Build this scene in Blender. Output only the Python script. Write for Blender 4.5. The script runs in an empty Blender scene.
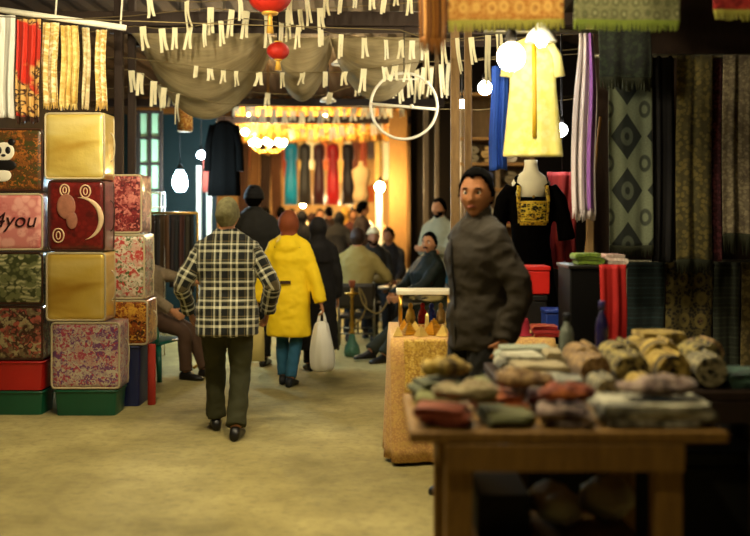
import bpy, bmesh, math, random
from mathutils import Vector, Matrix, noise

random.seed(7)
SC = bpy.context.scene
COL = SC.collection
PI = math.pi
FPX = 1000.0          # focal length in pixels of the 750x536 frame
HOR = 215.0           # row of the horizon
ZC = 1.6              # eye height

# ------------------------------------------------------------------ camera, world, exposure
cam_d = bpy.data.cameras.new('camera')
cam = bpy.data.objects.new('camera', cam_d)
COL.objects.link(cam)
cam.location = (0, 0, ZC)
cam.rotation_euler = (PI / 2, 0, 0)
cam_d.sensor_width = 36
cam_d.lens = 36 * FPX / 750
cam_d.shift_y = -(268 - HOR) / 750
cam_d.clip_start = 0.05
cam_d.clip_end = 200
cam_d.dof.use_dof = True
cam_d.dof.focus_distance = 7.7
cam_d.dof.aperture_fstop = 1.0
SC.camera = cam

w = bpy.data.worlds.new('night')
SC.world = w
w.use_nodes = True
w.node_tree.nodes['Background'].inputs[0].default_value = (0.9, 0.75, 0.4, 1)
w.node_tree.nodes['Background'].inputs[1].default_value = 0.012
SC.view_settings.view_transform = 'Standard'
SC.view_settings.look = 'None'
SC.view_settings.gamma = 1
SC.view_settings.exposure = 1.32
SC.cycles.use_denoising = True
SC.cycles.sample_clamp_indirect = 6
SC.cycles.max_bounces = 6
SC.cycles.diffuse_bounces = 3
LAMP = 1.0            # master gain of all lamps


def X(px, Y): return (px - 375) * Y / FPX
def Z(py, Y): return ZC - (py - HOR) * Y / FPX
def at(px, py, Y): return Vector((X(px, Y), Y, Z(py, Y)))


# ------------------------------------------------------------------ materials
def lin(c):
    if isinstance(c, str):
        c = tuple(int(c[i:i + 2], 16) / 255 for i in (0, 2, 4))
    return tuple((x / 12.92 if x <= .04045 else ((x + .055) / 1.055) ** 2.4) for x in c) + (1,)


class G:
    """small node graph writer"""
    def __init__(s, name, rough=.8, metal=0, spec=.3, coat=0, sheen=0, trans=0):
        s.m = bpy.data.materials.new(name)
        s.m.use_nodes = True
        s.t = s.m.node_tree
        s.b = s.t.nodes['Principled BSDF']
        s.b.inputs['Roughness'].default_value = rough
        s.b.inputs['Metallic'].default_value = metal
        s.b.inputs['Specular IOR Level'].default_value = spec
        s.b.inputs['Coat Weight'].default_value = coat
        s.b.inputs['Coat Roughness'].default_value = .12
        s.b.inputs['Sheen Weight'].default_value = sheen
        s.b.inputs['Transmission Weight'].default_value = trans
        s._c = {}

    def n(s, typ, **kw):
        nd = s.t.nodes.new(typ)
        for k, v in kw.items():
            if hasattr(nd, k) and k not in nd.inputs:
                setattr(nd, k, v)
            else:
                s.put(nd.inputs[k], v)
        return nd

    def put(s, sock, v):
        if hasattr(v, 'is_output'):
            s.t.links.new(v, sock)
        else:
            sock.default_value = v

    def co(s, kind):
        if kind not in s._c:
            if kind in ('UV', 'Object', 'Generated'):
                s._c[kind] = s.n('ShaderNodeTexCoord').outputs[kind]
            else:
                a = s.n('ShaderNodeAttribute')
                a.attribute_name = kind
                s._c[kind] = a.outputs['Vector']
        return s._c[kind]

    def scale(s, v, sc, loc=(0, 0, 0), rot=(0, 0, 0)):
        m = s.n('ShaderNodeMapping')
        s.put(m.inputs['Vector'], v)
        m.inputs['Scale'].default_value = sc if hasattr(sc, '__len__') else (sc,) * 3
        m.inputs['Location'].default_value = loc
        m.inputs['Rotation'].default_value = rot
        return m.outputs[0]

    def math(s, op, a, b=0.0, c=0.0):
        m = s.n('ShaderNodeMath', operation=op)
        s.put(m.inputs[0], a)
        s.put(m.inputs[1], b)
        s.put(m.inputs[2], c)
        return m.outputs[0]

    def xyz(s, v):
        return s.n('ShaderNodeSeparateXYZ', Vector=v).outputs

    def mix(s, f, a, b, mode='MIX'):
        m = s.n('ShaderNodeMix', data_type='RGBA', blend_type=mode)
        s.put(m.inputs[0], f)
        s.put(m.inputs[6], lin(a) if isinstance(a, str) else a)
        s.put(m.inputs[7], lin(b) if isinstance(b, str) else b)
        return m.outputs[2]

    def noise(s, v, scale=5, detail=3, rough=.55, dist=0):
        nd = s.n('ShaderNodeTexNoise')
        s.put(nd.inputs['Vector'], v)
        nd.inputs['Scale'].default_value = scale
        nd.inputs['Detail'].default_value = detail
        nd.inputs['Roughness'].default_value = rough
        nd.inputs['Distortion'].default_value = dist
        return nd.outputs['Fac']

    def vor(s, v, scale=5, feature='F1', out='Distance', rnd=1.0):
        nd = s.n('ShaderNodeTexVoronoi', feature=feature)
        s.put(nd.inputs['Vector'], v)
        nd.inputs['Scale'].default_value = scale
        nd.inputs['Randomness'].default_value = rnd
        return nd.outputs[out]

    def ramp(s, f, stops, const=False):
        r = s.n('ShaderNodeValToRGB')
        s.put(r.inputs[0], f)
        cr = r.color_ramp
        cr.interpolation = 'CONSTANT' if const else 'LINEAR'
        while len(cr.elements) < len(stops):
            cr.elements.new(.5)
        for e, (p, c) in zip(cr.elements, stops):
            e.position = p
            e.color = lin(c) if isinstance(c, (str, tuple)) and not (isinstance(c, tuple) and len(c) == 4) else c
        return r.outputs[0]

    def step(s, a, edge, soft=.02):
        nd = s.n('ShaderNodeMapRange')
        s.put(nd.inputs[0], a)
        nd.inputs[1].default_value = edge - soft
        nd.inputs[2].default_value = edge + soft
        return nd.outputs[0]

    def color(s, c):
        s.put(s.b.inputs['Base Color'], lin(c) if isinstance(c, str) else c)

    def bump(s, h, strength=.3, dist=.01):
        b = s.n('ShaderNodeBump')
        s.put(b.inputs['Height'], h)
        b.inputs['Strength'].default_value = strength
        b.inputs['Distance'].default_value = dist
        s.put(s.b.inputs['Normal'], b.outputs[0])


def plain(name, col, rough=.8, metal=0, spec=.3, var=.25, vs=6, bump=.15, bs=60, coat=0, sheen=0, co='Object'):
    g = G(name, rough, metal, spec, coat, sheen)
    v = g.co(co)
    f = g.noise(v, vs, 4)
    d = tuple(x * (1 - var) for x in lin(col)[:3]) + (1,)
    u = tuple(min(1, x * (1 + var)) for x in lin(col)[:3]) + (1,)
    g.color(g.mix(f, d, u))
    if bump:
        g.bump(g.noise(v, bs, 3), bump, .005)
    return g.m


def wood(name, c1, c2, rough=.65, sc=(3, 3, .6)):
    g = G(name, rough)
    v = g.scale(g.co('Object'), sc)
    f = g.noise(v, 9, 5, .6, 1.2)
    g.color(g.mix(f, c1, c2))
    g.bump(f, .3, .004)
    return g.m


def glow(name, col, strength):
    g = G(name)
    g.b.inputs['Base Color'].default_value = lin(col)
    g.b.inputs['Emission Color'].default_value = lin(col)
    g.b.inputs['Emission Strength'].default_value = strength * LAMP
    return g.m


def figured(name, base, second, kind='brocade', sc=1.0, third=None, rough=.75, coat=0, co='UV', sheen=.1, metal=0):
    """woven or printed cloth, UV in metres"""
    g = G(name, rough, metal, .3, coat, sheen)
    v = g.co(co)
    third = third or second
    if kind == 'brocade':
        a = g.vor(g.scale(v, 14 * sc), 1.0, 'SMOOTH_F1')
        b = g.n('ShaderNodeTexWave', wave_type='RINGS')
        g.put(b.inputs['Vector'], g.scale(v, 5 * sc))
        b.inputs['Scale'].default_value = 2
        b.inputs['Distortion'].default_value = 6
        f = g.math('MULTIPLY', g.step(a, .42, .08), b.outputs['Fac'])
        c = g.mix(f, base, second)
        c = g.mix(g.step(g.vor(g.scale(v, 30 * sc), 1.0), .6, .1), c, third)
    elif kind == 'leopard':
        a = g.vor(g.scale(v, 22 * sc), 1.0)
        n = g.noise(v, 40 * sc)
        f = g.math('MULTIPLY', g.step(a, .30, .05), g.math('SUBTRACT', 1.0, g.step(a, .52, .05)))
        f = g.math('MULTIPLY', f, g.step(n, .42, .05))
        c = g.mix(f, base, second)
        c = g.mix(g.step(g.noise(v, 2.2 * sc), .52, .02), c, third)
    elif kind == 'floral':
        wn = g.n('ShaderNodeTexNoise')
        g.put(wn.inputs['Vector'], g.scale(v, 9 * sc))
        wn.inputs['Detail'].default_value = 2
        wv_ = g.n('ShaderNodeVectorMath', operation='SCALE')
        g.put(wv_.inputs[0], wn.outputs['Color'])
        wv_.inputs['Scale'].default_value = .9
        wa = g.n('ShaderNodeVectorMath', operation='ADD')
        g.put(wa.inputs[0], g.scale(v, 7 * sc))
        g.put(wa.inputs[1], wv_.outputs[0])
        vw = wa.outputs[0]
        nd = g.n('ShaderNodeTexVoronoi', feature='F1')
        g.put(nd.inputs['Vector'], vw)
        dd = nd.outputs['Distance']
        pick = g.xyz(nd.outputs['Color'])[0]
        pet = g.n('ShaderNodeTexWave', wave_type='RINGS')
        g.put(pet.inputs['Vector'], vw)
        pet.inputs['Scale'].default_value = .9
        pet.inputs['Distortion'].default_value = 4
        f = g.math('MULTIPLY', g.math('SUBTRACT', 1.0, g.step(dd, .62, .10)), g.math('ADD', .35, pet.outputs['Fac']))
        c = g.mix(g.math('MINIMUM', f, 1.0), base, g.mix(g.step(pick, .5), second, third))
    elif kind == 'stripes':
        u = g.xyz(v)[0]
        f = g.math('FRACT', g.math('MULTIPLY', u, 9 * sc))
        c = g.ramp(f, [(0, base), (.34, second), (.5, base), (.62, third), (.7, base), (.84, second), (.88, base)], True)
    elif kind == 'bands':
        u = g.xyz(v)[1]
        f = g.math('FRACT', g.math('MULTIPLY', u, 9 * sc))
        c = g.ramp(f, [(0, base), (.34, second), (.5, base), (.62, third), (.7, base), (.84, second), (.88, base)], True)
        c = g.mix(g.math('MULTIPLY', g.step(g.vor(g.scale(v, 40 * sc), 1.0), .5, .1), .5), c, base)
    elif kind == 'diamonds':
        x, y, _ = g.xyz(g.scale(v, (1 / (.20 / sc), 1 / (.30 / sc), 1)))
        fx = g.math('ABSOLUTE', g.math('SUBTRACT', g.math('FRACT', x), .5))
        fy = g.math('ABSOLUTE', g.math('SUBTRACT', g.math('FRACT', y), .5))
        d = g.math('ADD', fx, fy)
        c = g.mix(g.step(d, .43, .012), second, base)          # dark lozenge in pale ground
        e = g.math('SQRT', g.math('ADD', g.math('POWER', fx, 2.0), g.math('POWER', fy, 2.0)))
        ring = g.math('MULTIPLY', g.step(e, .07, .015), g.math('SUBTRACT', 1.0, g.step(e, .17, .015)))
        c = g.mix(g.math('MULTIPLY', ring, .8), c, third)
        e2 = g.math('SQRT', g.math('ADD', g.math('POWER', g.math('SUBTRACT', fx, .5), 2.0), g.math('POWER', g.math('SUBTRACT', fy, .5), 2.0)))
        r2 = g.math('MULTIPLY', g.step(e2, .08, .015), g.math('SUBTRACT', 1.0, g.step(e2, .16, .015)))
        c = g.mix(g.math('MULTIPLY', r2, .8), c, second)
        c = g.mix(g.math('MULTIPLY', g.noise(v, 90, 2), .5), c, second)
    elif kind == 'carpet':
        a = g.vor(g.scale(v, (9 * sc, 7 * sc, 1)), 1.0, 'F1', 'Distance', .25)
        f1 = g.math('MULTIPLY', g.step(a, .22, .04), g.math('SUBTRACT', 1.0, g.step(a, .38, .04)))
        c = g.mix(f1, base, second)
        c = g.mix(g.math('SUBTRACT', 1.0, g.step(a, .13, .04)), c, third)
        c = g.mix(g.math('MULTIPLY', g.step(g.vor(g.scale(v, 45 * sc), 1.0), .5, .1), .55), c, second)
    else:  # speckle
        a = g.vor(g.scale(v, 38 * sc), 1.0)
        n = g.noise(v, 9 * sc, 5, .7)
        c = g.mix(g.step(a, .5, .12), second, base)
        c = g.mix(g.step(n, .56, .05), c, third)
    g.color(c)
    g.bump(g.noise(v, 220, 2), .25, .004)
    return g.m


# ------------------------------------------------------------------ mesh building
class MB:
    def __init__(s):
        s.v, s.f, s.uv, s.mi = [], [], {}, {}

    def add(s, vs, fs, uvs=None, mi=0):
        b = len(s.v)
        s.v.extend(Vector(p) for p in vs)
        for k, f in enumerate(fs):
            if uvs:
                s.uv[len(s.f)] = [uvs[i] for i in f]
            if mi:
                s.mi[len(s.f)] = mi
            s.f.append(tuple(b + i for i in f))
        return b

    def box(s, c, size, rot=None, mi=0):
        c = Vector(c)
        hx, hy, hz = (q / 2 for q in size)
        vs = [Vector((x, y, z)) for x in (-hx, hx) for y in (-hy, hy) for z in (-hz, hz)]
        if rot is not None:
            R = rot if isinstance(rot, Matrix) else Matrix.Rotation(rot, 3, 'Z')
            vs = [R @ p for p in vs]
        s.add([c + p for p in vs], [(0, 1, 3, 2), (4, 6, 7, 5), (0, 4, 5, 1), (2, 3, 7, 6), (0, 2, 6, 4), (1, 5, 7, 3)], mi=mi)
        return s

    def loft(s, rings, cap=True, uvs=None, mi=0):
        n = len(rings[0])
        vs = [p for r in rings for p in r]
        fs = []
        for i in range(len(rings) - 1):
            for j in range(n):
                k = (j + 1) % n
                fs.append((i * n + j, i * n + k, (i + 1) * n + k, (i + 1) * n + j))
        if cap:
            fs.append(tuple(range(n - 1, -1, -1)))
            fs.append(tuple((len(rings) - 1) * n + j for j in range(n)))
        s.add(vs, fs, uvs, mi)
        return s

    def tube(s, pts, r, n=8, closed=False, mi=0, flat=1.0, up=None):
        pts = [Vector(p) for p in pts]
        m = len(pts)
        rs = r if hasattr(r, '__len__') else [r] * m
        t0 = (pts[1] - pts[0]).normalized()
        u = Vector(up) if up else (Vector((0, 0, 1)) if abs(t0.z) < .9 else Vector((1, 0, 0)))
        u = (u - t0 * u.dot(t0)).normalized()
        rings = []
        for i in range(m):
            a = pts[(i - 1) % m] if closed or i > 0 else pts[0]
            b = pts[(i + 1) % m] if closed or i < m - 1 else pts[-1]
            t = (b - a).normalized()
            u = (u - t * u.dot(t))
            u = u.normalized() if u.length > 1e-6 else t.orthogonal().normalized()
            w_ = t.cross(u)
            rings.append([pts[i] + (u * math.cos(q) * flat + w_ * math.sin(q)) * rs[i] for q in (2 * PI * k / n for k in range(n))])
        if closed:
            rings.append(rings[0])
            s.loft(rings, False, mi=mi)
        else:
            s.loft(rings, mi=mi)
        return s

    def lathe(s, prof, c=(0, 0, 0), n=20, mi=0, sq=(1, 1)):
        c = Vector(c)
        s.loft([[c + Vector((r * math.cos(2 * PI * k / n) * sq[0], r * math.sin(2 * PI * k / n) * sq[1], z)) for k in range(n)] for r, z in prof], mi=mi)
        return s

    def ball(s, c, r, nu=16, nv=10, sq=(1, 1, 1), mi=0):
        c = Vector(c)
        vs = [c + Vector((0, 0, -r * sq[2]))]
        for i in range(1, nv):
            a = -PI / 2 + PI * i / nv
            for j in range(nu):
                b = 2 * PI * j / nu
                vs.append(c + Vector((r * sq[0] * math.cos(a) * math.cos(b), r * sq[1] * math.cos(a) * math.sin(b), r * sq[2] * math.sin(a))))
        vs.append(c + Vector((0, 0, r * sq[2])))
        fs = [(0, 1 + (j + 1) % nu, 1 + j) for j in range(nu)]
        for i in range(nv - 2):
            for j in range(nu):
                k = (j + 1) % nu
                fs.append((1 + i * nu + j, 1 + i * nu + k, 1 + (i + 1) * nu + k, 1 + (i + 1) * nu + j))
        L = 1 + (nv - 2) * nu
        fs += [(L + j, L + (j + 1) % nu, len(vs) - 1) for j in range(nu)]
        s.add(vs, fs, mi=mi)
        return s

    def grid(s, fn, nu, nv, uvfn=None, mi=0):
        vs, uv = [], []
        for j in range(nv + 1):
            for i in range(nu + 1):
                a, b = i / nu, j / nv
                vs.append(fn(a, b))
                uv.append(uvfn(a, b) if uvfn else (a, b))
        fs = [(j * (nu + 1) + i, j * (nu + 1) + i + 1, (j + 1) * (nu + 1) + i + 1, (j + 1) * (nu + 1) + i) for j in range(nv) for i in range(nu)]
        s.add(vs, fs, uv, mi)
        return s

    def mesh(s, name, mats):
        me = bpy.data.meshes.new(name)
        me.from_pydata([tuple(p) for p in s.v], [], s.f)
        for m in (mats if isinstance(mats, (list, tuple)) else [mats]):
            me.materials.append(m)
        if s.uv:
            ul = me.uv_layers.new(name='UVMap')
            for p in me.polygons:
                if p.index in s.uv:
                    for li, c in zip(p.loop_indices, s.uv[p.index]):
                        ul.data[li].uv = c
        for i, m in s.mi.items():
            me.polygons[i].material_index = m
        return me


def obj(name, mb, mats, parent=None, smooth=True, loc=None, bevel=0, solid=0, sub=0, angle=None, segs=2):
    me = mb if isinstance(mb, bpy.types.Mesh) else mb.mesh(name, mats)
    bm = bmesh.new()
    bm.from_mesh(me)
    bmesh.ops.recalc_face_normals(bm, faces=bm.faces)
    bm.to_mesh(me)
    bm.free()
    for p in me.polygons:
        p.use_smooth = smooth
    o = bpy.data.objects.new(name, me)
    COL.objects.link(o)
    if parent is not None:
        o.parent = parent
    if loc is not None:
        o.location = loc
    if solid:
        m = o.modifiers.new('solid', 'SOLIDIFY')
        m.thickness = solid
        m.offset = 0
    if bevel:
        m = o.modifiers.new('bevel', 'BEVEL')
        m.width = bevel
        m.segments = segs
        m.limit_method = 'ANGLE'
        m.angle_limit = math.radians(40)
    if sub:
        m = o.modifiers.new('sub', 'SUBSURF')
        m.levels = m.render_levels = sub
    if smooth and (bevel or angle):
        me.set_sharp_from_angle(angle=math.radians(angle or 35))
    return o


def tag(o, label, cat, group=None, kind=None):
    o['label'] = label
    o['category'] = cat
    if group:
        o['group'] = group
    if kind:
        o['kind'] = kind
    return o


def thing(name, label, cat, loc=(0, 0, 0), rz=0, group=None):
    o = bpy.data.objects.new(name, None)
    COL.objects.link(o)
    o.empty_display_size = .1
    o.location = loc
    o.rotation_euler = (0, 0, rz)
    return tag(o, label, cat, group)


def struct(name, mb, mats, smooth=False, **kw):
    o = obj(name, mb, mats, None, smooth, **kw)
    o['kind'] = 'structure'
    return o


def dup(root, loc, rz=None, label=None, group=None, scale=None):
    r = root.copy()
    COL.objects.link(r)
    r.location = loc
    if rz is not None:
        r.rotation_euler = (0, 0, rz)
    if scale is not None:
        r.scale = scale if hasattr(scale, '__len__') else (scale,) * 3
    if label:
        r['label'] = label
    if group:
        r['group'] = group
    for ch in list(root.children):
        c = ch.copy()
        COL.objects.link(c)
        c.parent = r
        for g in ch.children:
            d = g.copy()
            COL.objects.link(d)
            d.parent = c
    return r


def recolor(root, m, names=None):
    """own material on a copy, its mesh data kept"""
    for o in [root] + list(root.children):
        if o.type == 'MESH' and (names is None or o.name.split('.')[0] in names):
            for s in o.material_slots:
                s.link = 'OBJECT'
                s.material = m


def voxel(mb, size, smooth=2):
    """one closed surface round all pieces of mb"""
    me = mb.mesh('tmp', [])
    o = bpy.data.objects.new('tmp', me)
    COL.objects.link(o)
    m = o.modifiers.new('r', 'REMESH')
    m.mode = 'VOXEL'
    m.voxel_size = size
    dg = bpy.context.evaluated_depsgraph_get()
    out = bpy.data.meshes.new_from_object(o.evaluated_get(dg), depsgraph=dg)
    bpy.data.objects.remove(o)
    bpy.data.meshes.remove(me)
    out.materials.clear()
    bm = bmesh.new()
    bm.from_mesh(out)
    for _ in range(smooth):
        bmesh.ops.smooth_vert(bm, verts=bm.verts, factor=.5, use_axis_x=True, use_axis_y=True, use_axis_z=True)
    # keep the largest shell only
    seen, best = set(), []
    for v in bm.verts:
        if v in seen:
            continue
        st, isl = [v], [v]
        seen.add(v)
        while st:
            a = st.pop()
            for e in a.link_edges:
                b = e.other_vert(a)
                if b not in seen:
                    seen.add(b)
                    st.append(b)
                    isl.append(b)
        if len(isl) > len(best):
            best = isl
    keep = set(best)
    kill = [v for v in bm.verts if v not in keep]
    if kill:
        bmesh.ops.delete(bm, geom=kill, context='VERTS')
    bm.to_mesh(out)
    bm.free()
    return out


def rumple(me, amp, freq, seed=0, stretch=(1, 1, 1), amp2=0):
    off = Vector((seed * 3.1, seed * 1.7, seed * 5.3))
    st = Vector(stretch)
    ns = [v.normal.copy() for v in me.vertices]
    for v, n in zip(me.vertices, ns):
        p = Vector((v.co.x * st.x, v.co.y * st.y, v.co.z * st.z)) * freq + off
        a = noise.noise(p)
        r = 1 - 2 * abs(noise.noise(p * 1.7 + Vector((9, 2, 4))))
        v.co += n * (amp * (.5 * a + .5 * r - .25))
    me.update()


# ------------------------------------------------------------------ people
def gz(x, s): return math.exp(-(x / s) ** 2)


def head_pt(d, fem=False):
    """a point of the face and skull for the unit direction d; the face looks along -y"""
    x, y, z = d
    p = Vector((.077 * x, .098 * y, .120 * z))
    t = max(0, min(1, (-z - .02) / .98))
    p.x *= 1 - .36 * t ** 1.4
    if y > 0:
        p.y *= 1 - .42 * t
        p.y += .012 * gz(p.z - .03, .05) * y
    else:
        p.y *= 1 - .10 * t
        p.x *= 1 + .03 * gz(p.z + .02, .04)
        k = 0
        k += .023 * gz(p.x, .0125) * gz(p.z + .024, .014)
        k += .013 * gz(p.x, .0105) * gz(p.z - .002, .024)
        k += .008 * gz(abs(p.x) - .014, .008) * gz(p.z + .028, .008)
        k += (.003 if fem else .007) * gz(abs(p.x) - .026, .026) * gz(p.z - .032, .010)
        k -= .012 * gz(abs(p.x) - .031, .015) * gz(p.z - .009, .009)
        k += .003 * gz(abs(p.x) - .031, .014) * gz(p.z - .021, .004)
        k += .005 * gz(abs(p.x) - .046, .018) * gz(p.z + .022, .018)
        k += .0085 * gz(p.x, .021) * gz(p.z + .050, .006)
        k += .0095 * gz(p.x, .019) * gz(p.z + .064, .006)
        k -= .004 * gz(p.x, .026) * gz(p.z + .057, .0035)
        k += .011 * gz(p.x, .020) * gz(p.z + .096, .016)
        k -= .005 * gz(p.x, .03) * gz(p.z + .078, .007)
        p.y -= k * min(1, -y * 2)
    return p


def sphere_dirs(nu, nv):
    out = []
    for i in range(nv + 1):
        a = -PI / 2 + PI * i / nv
        out.append([Vector((math.cos(a) * math.sin(2 * PI * j / nu), -math.cos(a) * math.cos(2 * PI * j / nu), math.sin(a))) for j in range(nu)])
    return out


def head_shell(M, off, keep, nu=40, nv=30, bump=0, seed=0, face=None):
    """faces of the head pushed out by off(d), where keep(point, d) holds"""
    D = sphere_dirs(nu, nv)
    mb = MB()
    idx = {}
    vs = []
    for i, row in enumerate(D):
        for j, d in enumerate(row):
            p = head_pt(d)
            ok = keep(p, d)
            q = p + p.normalized() * (off(p, d) + bump * noise.noise(p * 60 + Vector((seed, 0, 0))))
            idx[i, j] = (len(vs), ok)
            vs.append(M @ q)
    fs = []
    for i in range(nv):
        for j in range(nu):
            k = (j + 1) % nu
            c = [idx[i, j], idx[i, k], idx[i + 1, k], idx[i + 1, j]]
            if all(q[1] for q in c):
                fs.append(tuple(q[0] for q in c))
    used = sorted({i for f in fs for i in f})
    re = {a: b for b, a in enumerate(used)}
    mb.add([vs[a] for a in used], [tuple(re[a] for a in f) for f in fs])
    return mb


def weld(me, d=1e-5):
    bm = bmesh.new()
    bm.from_mesh(me)
    bmesh.ops.remove_doubles(bm, verts=bm.verts, dist=d)
    bmesh.ops.delete(bm, geom=[v for v in bm.verts if not v.link_faces], context='VERTS')
    bm.to_mesh(me)
    bm.free()
    return me


def hair_keep(style):
    def f(p, d):
        y = d.y
        if style == 'bald':
            line = .06 if y < .1 else (-.01 - .05 * y)
            return p.z > line - (0 if y < .1 else 0) and (y > -.05) and p.z < .085 + 0 * y or (p.z > -.02 and y > -.1 and abs(p.x) > .05 and p.z < .07)
        fr = .076
        if y < -.55:
            line = fr + .012 * abs(p.x) / .05
        elif y < -.12:
            t = (y + .55) / .43
            line = fr + (.005 - fr) * t ** .7
        elif y < .15:
            line = -.012
        else:
            line = -.012 - .06 * min(1, (y - .15) / .4)
        return p.z > line
    return f


def catmull(P, R, k=4):
    if len(P) < 3:
        return P, R
    op, orr = [], []
    n = len(P)
    for i in range(n - 1):
        a, b, c, d = P[max(i - 1, 0)], P[i], P[i + 1], P[min(i + 2, n - 1)]
        for j in range(k):
            t = j / k
            op.append(.5 * ((2 * b) + (c - a) * t + (2 * a - 5 * b + 4 * c - d) * t * t + (3 * b - a - 3 * c + d) * t ** 3))
            orr.append(R[i] + (R[i + 1] - R[i]) * t)
    op.append(P[-1])
    orr.append(R[-1])
    return op, orr


def ik(a, t, l1, l2, hint):
    d = t - a
    L = min(max(d.length, 1e-4), (l1 + l2) * .999)
    u = d.normalized()
    t = a + u * L
    x = (l1 * l1 - l2 * l2 + L * L) / (2 * L)
    h = math.sqrt(max(0, l1 * l1 - x * x))
    hv = Vector(hint)
    hv = hv - u * hv.dot(u)
    hv = hv.normalized() if hv.length > 1e-5 else u.orthogonal().normalized()
    return a + u * x + hv * h, t


TORSO = [(-.115, .0, .12, .095), (-.05, .0, .165, .118), (.02, .0, .172, .122), (.09, .0, .160, .112), (.17, 0, .148, .104),
         (.27, -.003, .158, .112), (.36, -.005, .170, .122), (.43, .0, .166, .114), (.485, .008, .145, .094), (.53, .012, .105, .074), (.565, .014, .070, .060)]


def person(name, label, loc, rz, H=1.75, hip=.93, lean=0, side=0, twist=0, hands=None, elbows=None, feet=None, knees=None,
           head=(0, 0), girth=1.0, fem=False, skin=None, top=None, length=.12, flare=1.0, bottom=None, shoe=None, hair=None, style='short',
           hat=None, hood=None, collar=None, top_name='jacket', bottom_name='trousers', vs=.016, wr=.010, detail=0, curl=.45, palm=None,
           pat=False, group=None, infl=.022, legw=1.0, beard=None, moustache=None, vest=None, hem_foot=.09, hsz=1.0):
    root = thing(name, label, 'person', loc, rz, group)
    sc = H / 1.75
    root.scale = (1, 1, 1)
    S = Matrix.Scale(sc, 4)
    hipv = Vector((0, 0, hip))
    R = Matrix.Rotation(twist, 3, 'Z') @ Matrix.Rotation(side, 3, 'Y') @ Matrix.Rotation(lean, 3, 'X')

    def T(p): return (hipv + R @ Vector(p))
    hands = hands or (Vector((.25, -.06, .86)), Vector((-.25, -.06, .86)))
    feet = feet or (Vector((.10, 0, .08)), Vector((-.10, 0, .08)))
    elbows = elbows or (Vector((.5, .8, -.3)), Vector((-.5, .8, -.3)))
    knees = knees or (Vector((.1, -1, 0)), Vector((-.1, -1, 0)))
    arms, legs = [], []
    for s, h, e in ((1, hands[0], elbows[0]), (-1, hands[1], elbows[1])):
        sh = T((s * .176 * (0.92 if fem else 1) * (girth * .4 + .6), .008, .450))
        el, wr_ = ik(sh, Vector(h), .295, .265, e)
        arms.append((sh, el, wr_))
    for s, f, k in ((1, feet[0], knees[0]), (-1, feet[1], knees[1])):
        hp = hipv + Matrix.Rotation(twist * .4, 3, 'Z') @ Vector((s * .092, 0, -.03))
        kn, an = ik(hp, Vector(f), .42, .412, k)
        legs.append((hp, kn, an))

    def torso(mb, inf, lo, hi, fl=1.0, n=28):
        rings = []
        src = list(TORSO)
        if lo < -.115:
            base = src[1]
            src = [(z, 0, base[2], base[3]) for z in ([lo + (-.05 - lo) * q / 6 for q in range(6)])] + src[1:]
        for z, yo, rx, ry in src:
            if z < lo - 1e-6 or z > hi + 1e-6:
                continue
            f = 1 + (fl - 1) * max(0, (.1 - z)) / max(.1, .1 - lo)
            bel = 1 + (girth - 1) * (1 if z < .45 else .4)
            rx2, ry2 = (rx * bel + inf) * f, (ry * (1 + (girth - 1) * 1.5 * (1 if z < .42 else .2)) + inf) * f
            if fem:
                rx2 *= .92 if z > .25 else 1.0
                if .3 < z < .42:
                    ry2 *= 1.08
            rings.append([T((rx2 * math.copysign(abs(math.cos(q)) ** .85, math.cos(q)), yo + ry2 * math.copysign(abs(math.sin(q)) ** .9, math.sin(q)), z)) for q in (2 * PI * k / n for k in range(n))])
        mb.loft(rings)
        if hi > .5:
            for s in (1, -1):
                P_, R_ = catmull([T((s * .03, .02, .60 if hi > .56 else .565)), T((s * .085, .016, .525)), T((s * .165, .010, .462))], [.034 + inf * .5, .040 + inf * .7, .046 + inf], 4)
                mb.tube(P_, R_, 12)

    def arm(mb, A, inf, end=1.0, cuff=0):
        sh, el, wr_ = A
        sp = T((0, .008, .455))
        P = [sh.lerp(sp, .55), sh.lerp(sp, .04), sh.lerp(el, .5), el, el.lerp(wr_, .45), el.lerp(wr_, end)]
        rr = [.052 + inf, .055 + inf, .048 + inf, .041 + inf, .040 + inf, .029 + inf * 1.0 + cuff]
        P, rr = catmull(P, rr, 4)
        mb.tube(P, rr, 14)

    def leg(mb, L, inf, end=1.0, w=1.0):
        hp, kn, an = L
        P = [hp + Vector((0, 0, .05)), hp, hp.lerp(kn, .5), kn, kn.lerp(an, .35), kn.lerp(an, .75), kn.lerp(an, end)]
        rr = [.085, .092 + inf, .078 + inf * w, .056 + inf * w, .056 + inf * w, .044 + inf * 1.4 * w, .040 + inf * 1.9 * w]
        P, rr = catmull(P, rr, 4)
        mb.tube(P, rr, 16)

    # head frame
    nb = T((0, .014, .555))
    HR = R.to_quaternion().to_matrix() if False else R
    hr = Matrix.Rotation(twist * 0 + head[0], 3, 'Z') @ Matrix.Rotation(head[1], 3, 'X') @ (Matrix.Rotation(lean * .4, 3, 'X') if abs(lean) < .3 else Matrix.Rotation(lean * .5, 3, 'X'))
    hc = nb + (R @ Vector((0, -.01, .04))) + hr @ Vector((0, -.012, .108))
    HM = Matrix.Translation(hc) @ hr.to_4x4() @ Matrix.Scale(hsz, 4)

    body = MB()
    nu, nv = (72, 56) if detail else (40, 30)
    D = sphere_dirs(nu, nv)
    vs_ = [HM @ head_pt(d, fem) for row in D for d in row]
    fs_ = [(i * nu + j, i * nu + (j + 1) % nu, (i + 1) * nu + (j + 1) % nu, (i + 1) * nu + j) for i in range(nv) for j in range(nu)]
    body.add(vs_, fs_)
    for s in (1, -1):  # ears
        body.ball(HM @ Vector((s * .076, .012, -.004)), .03, 12, 8, (.32, .55, 1.05))
        body.ball(HM @ Vector((s * .072, .006, -.022)), .014, 10, 6, (.6, .8, 1.2))
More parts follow.
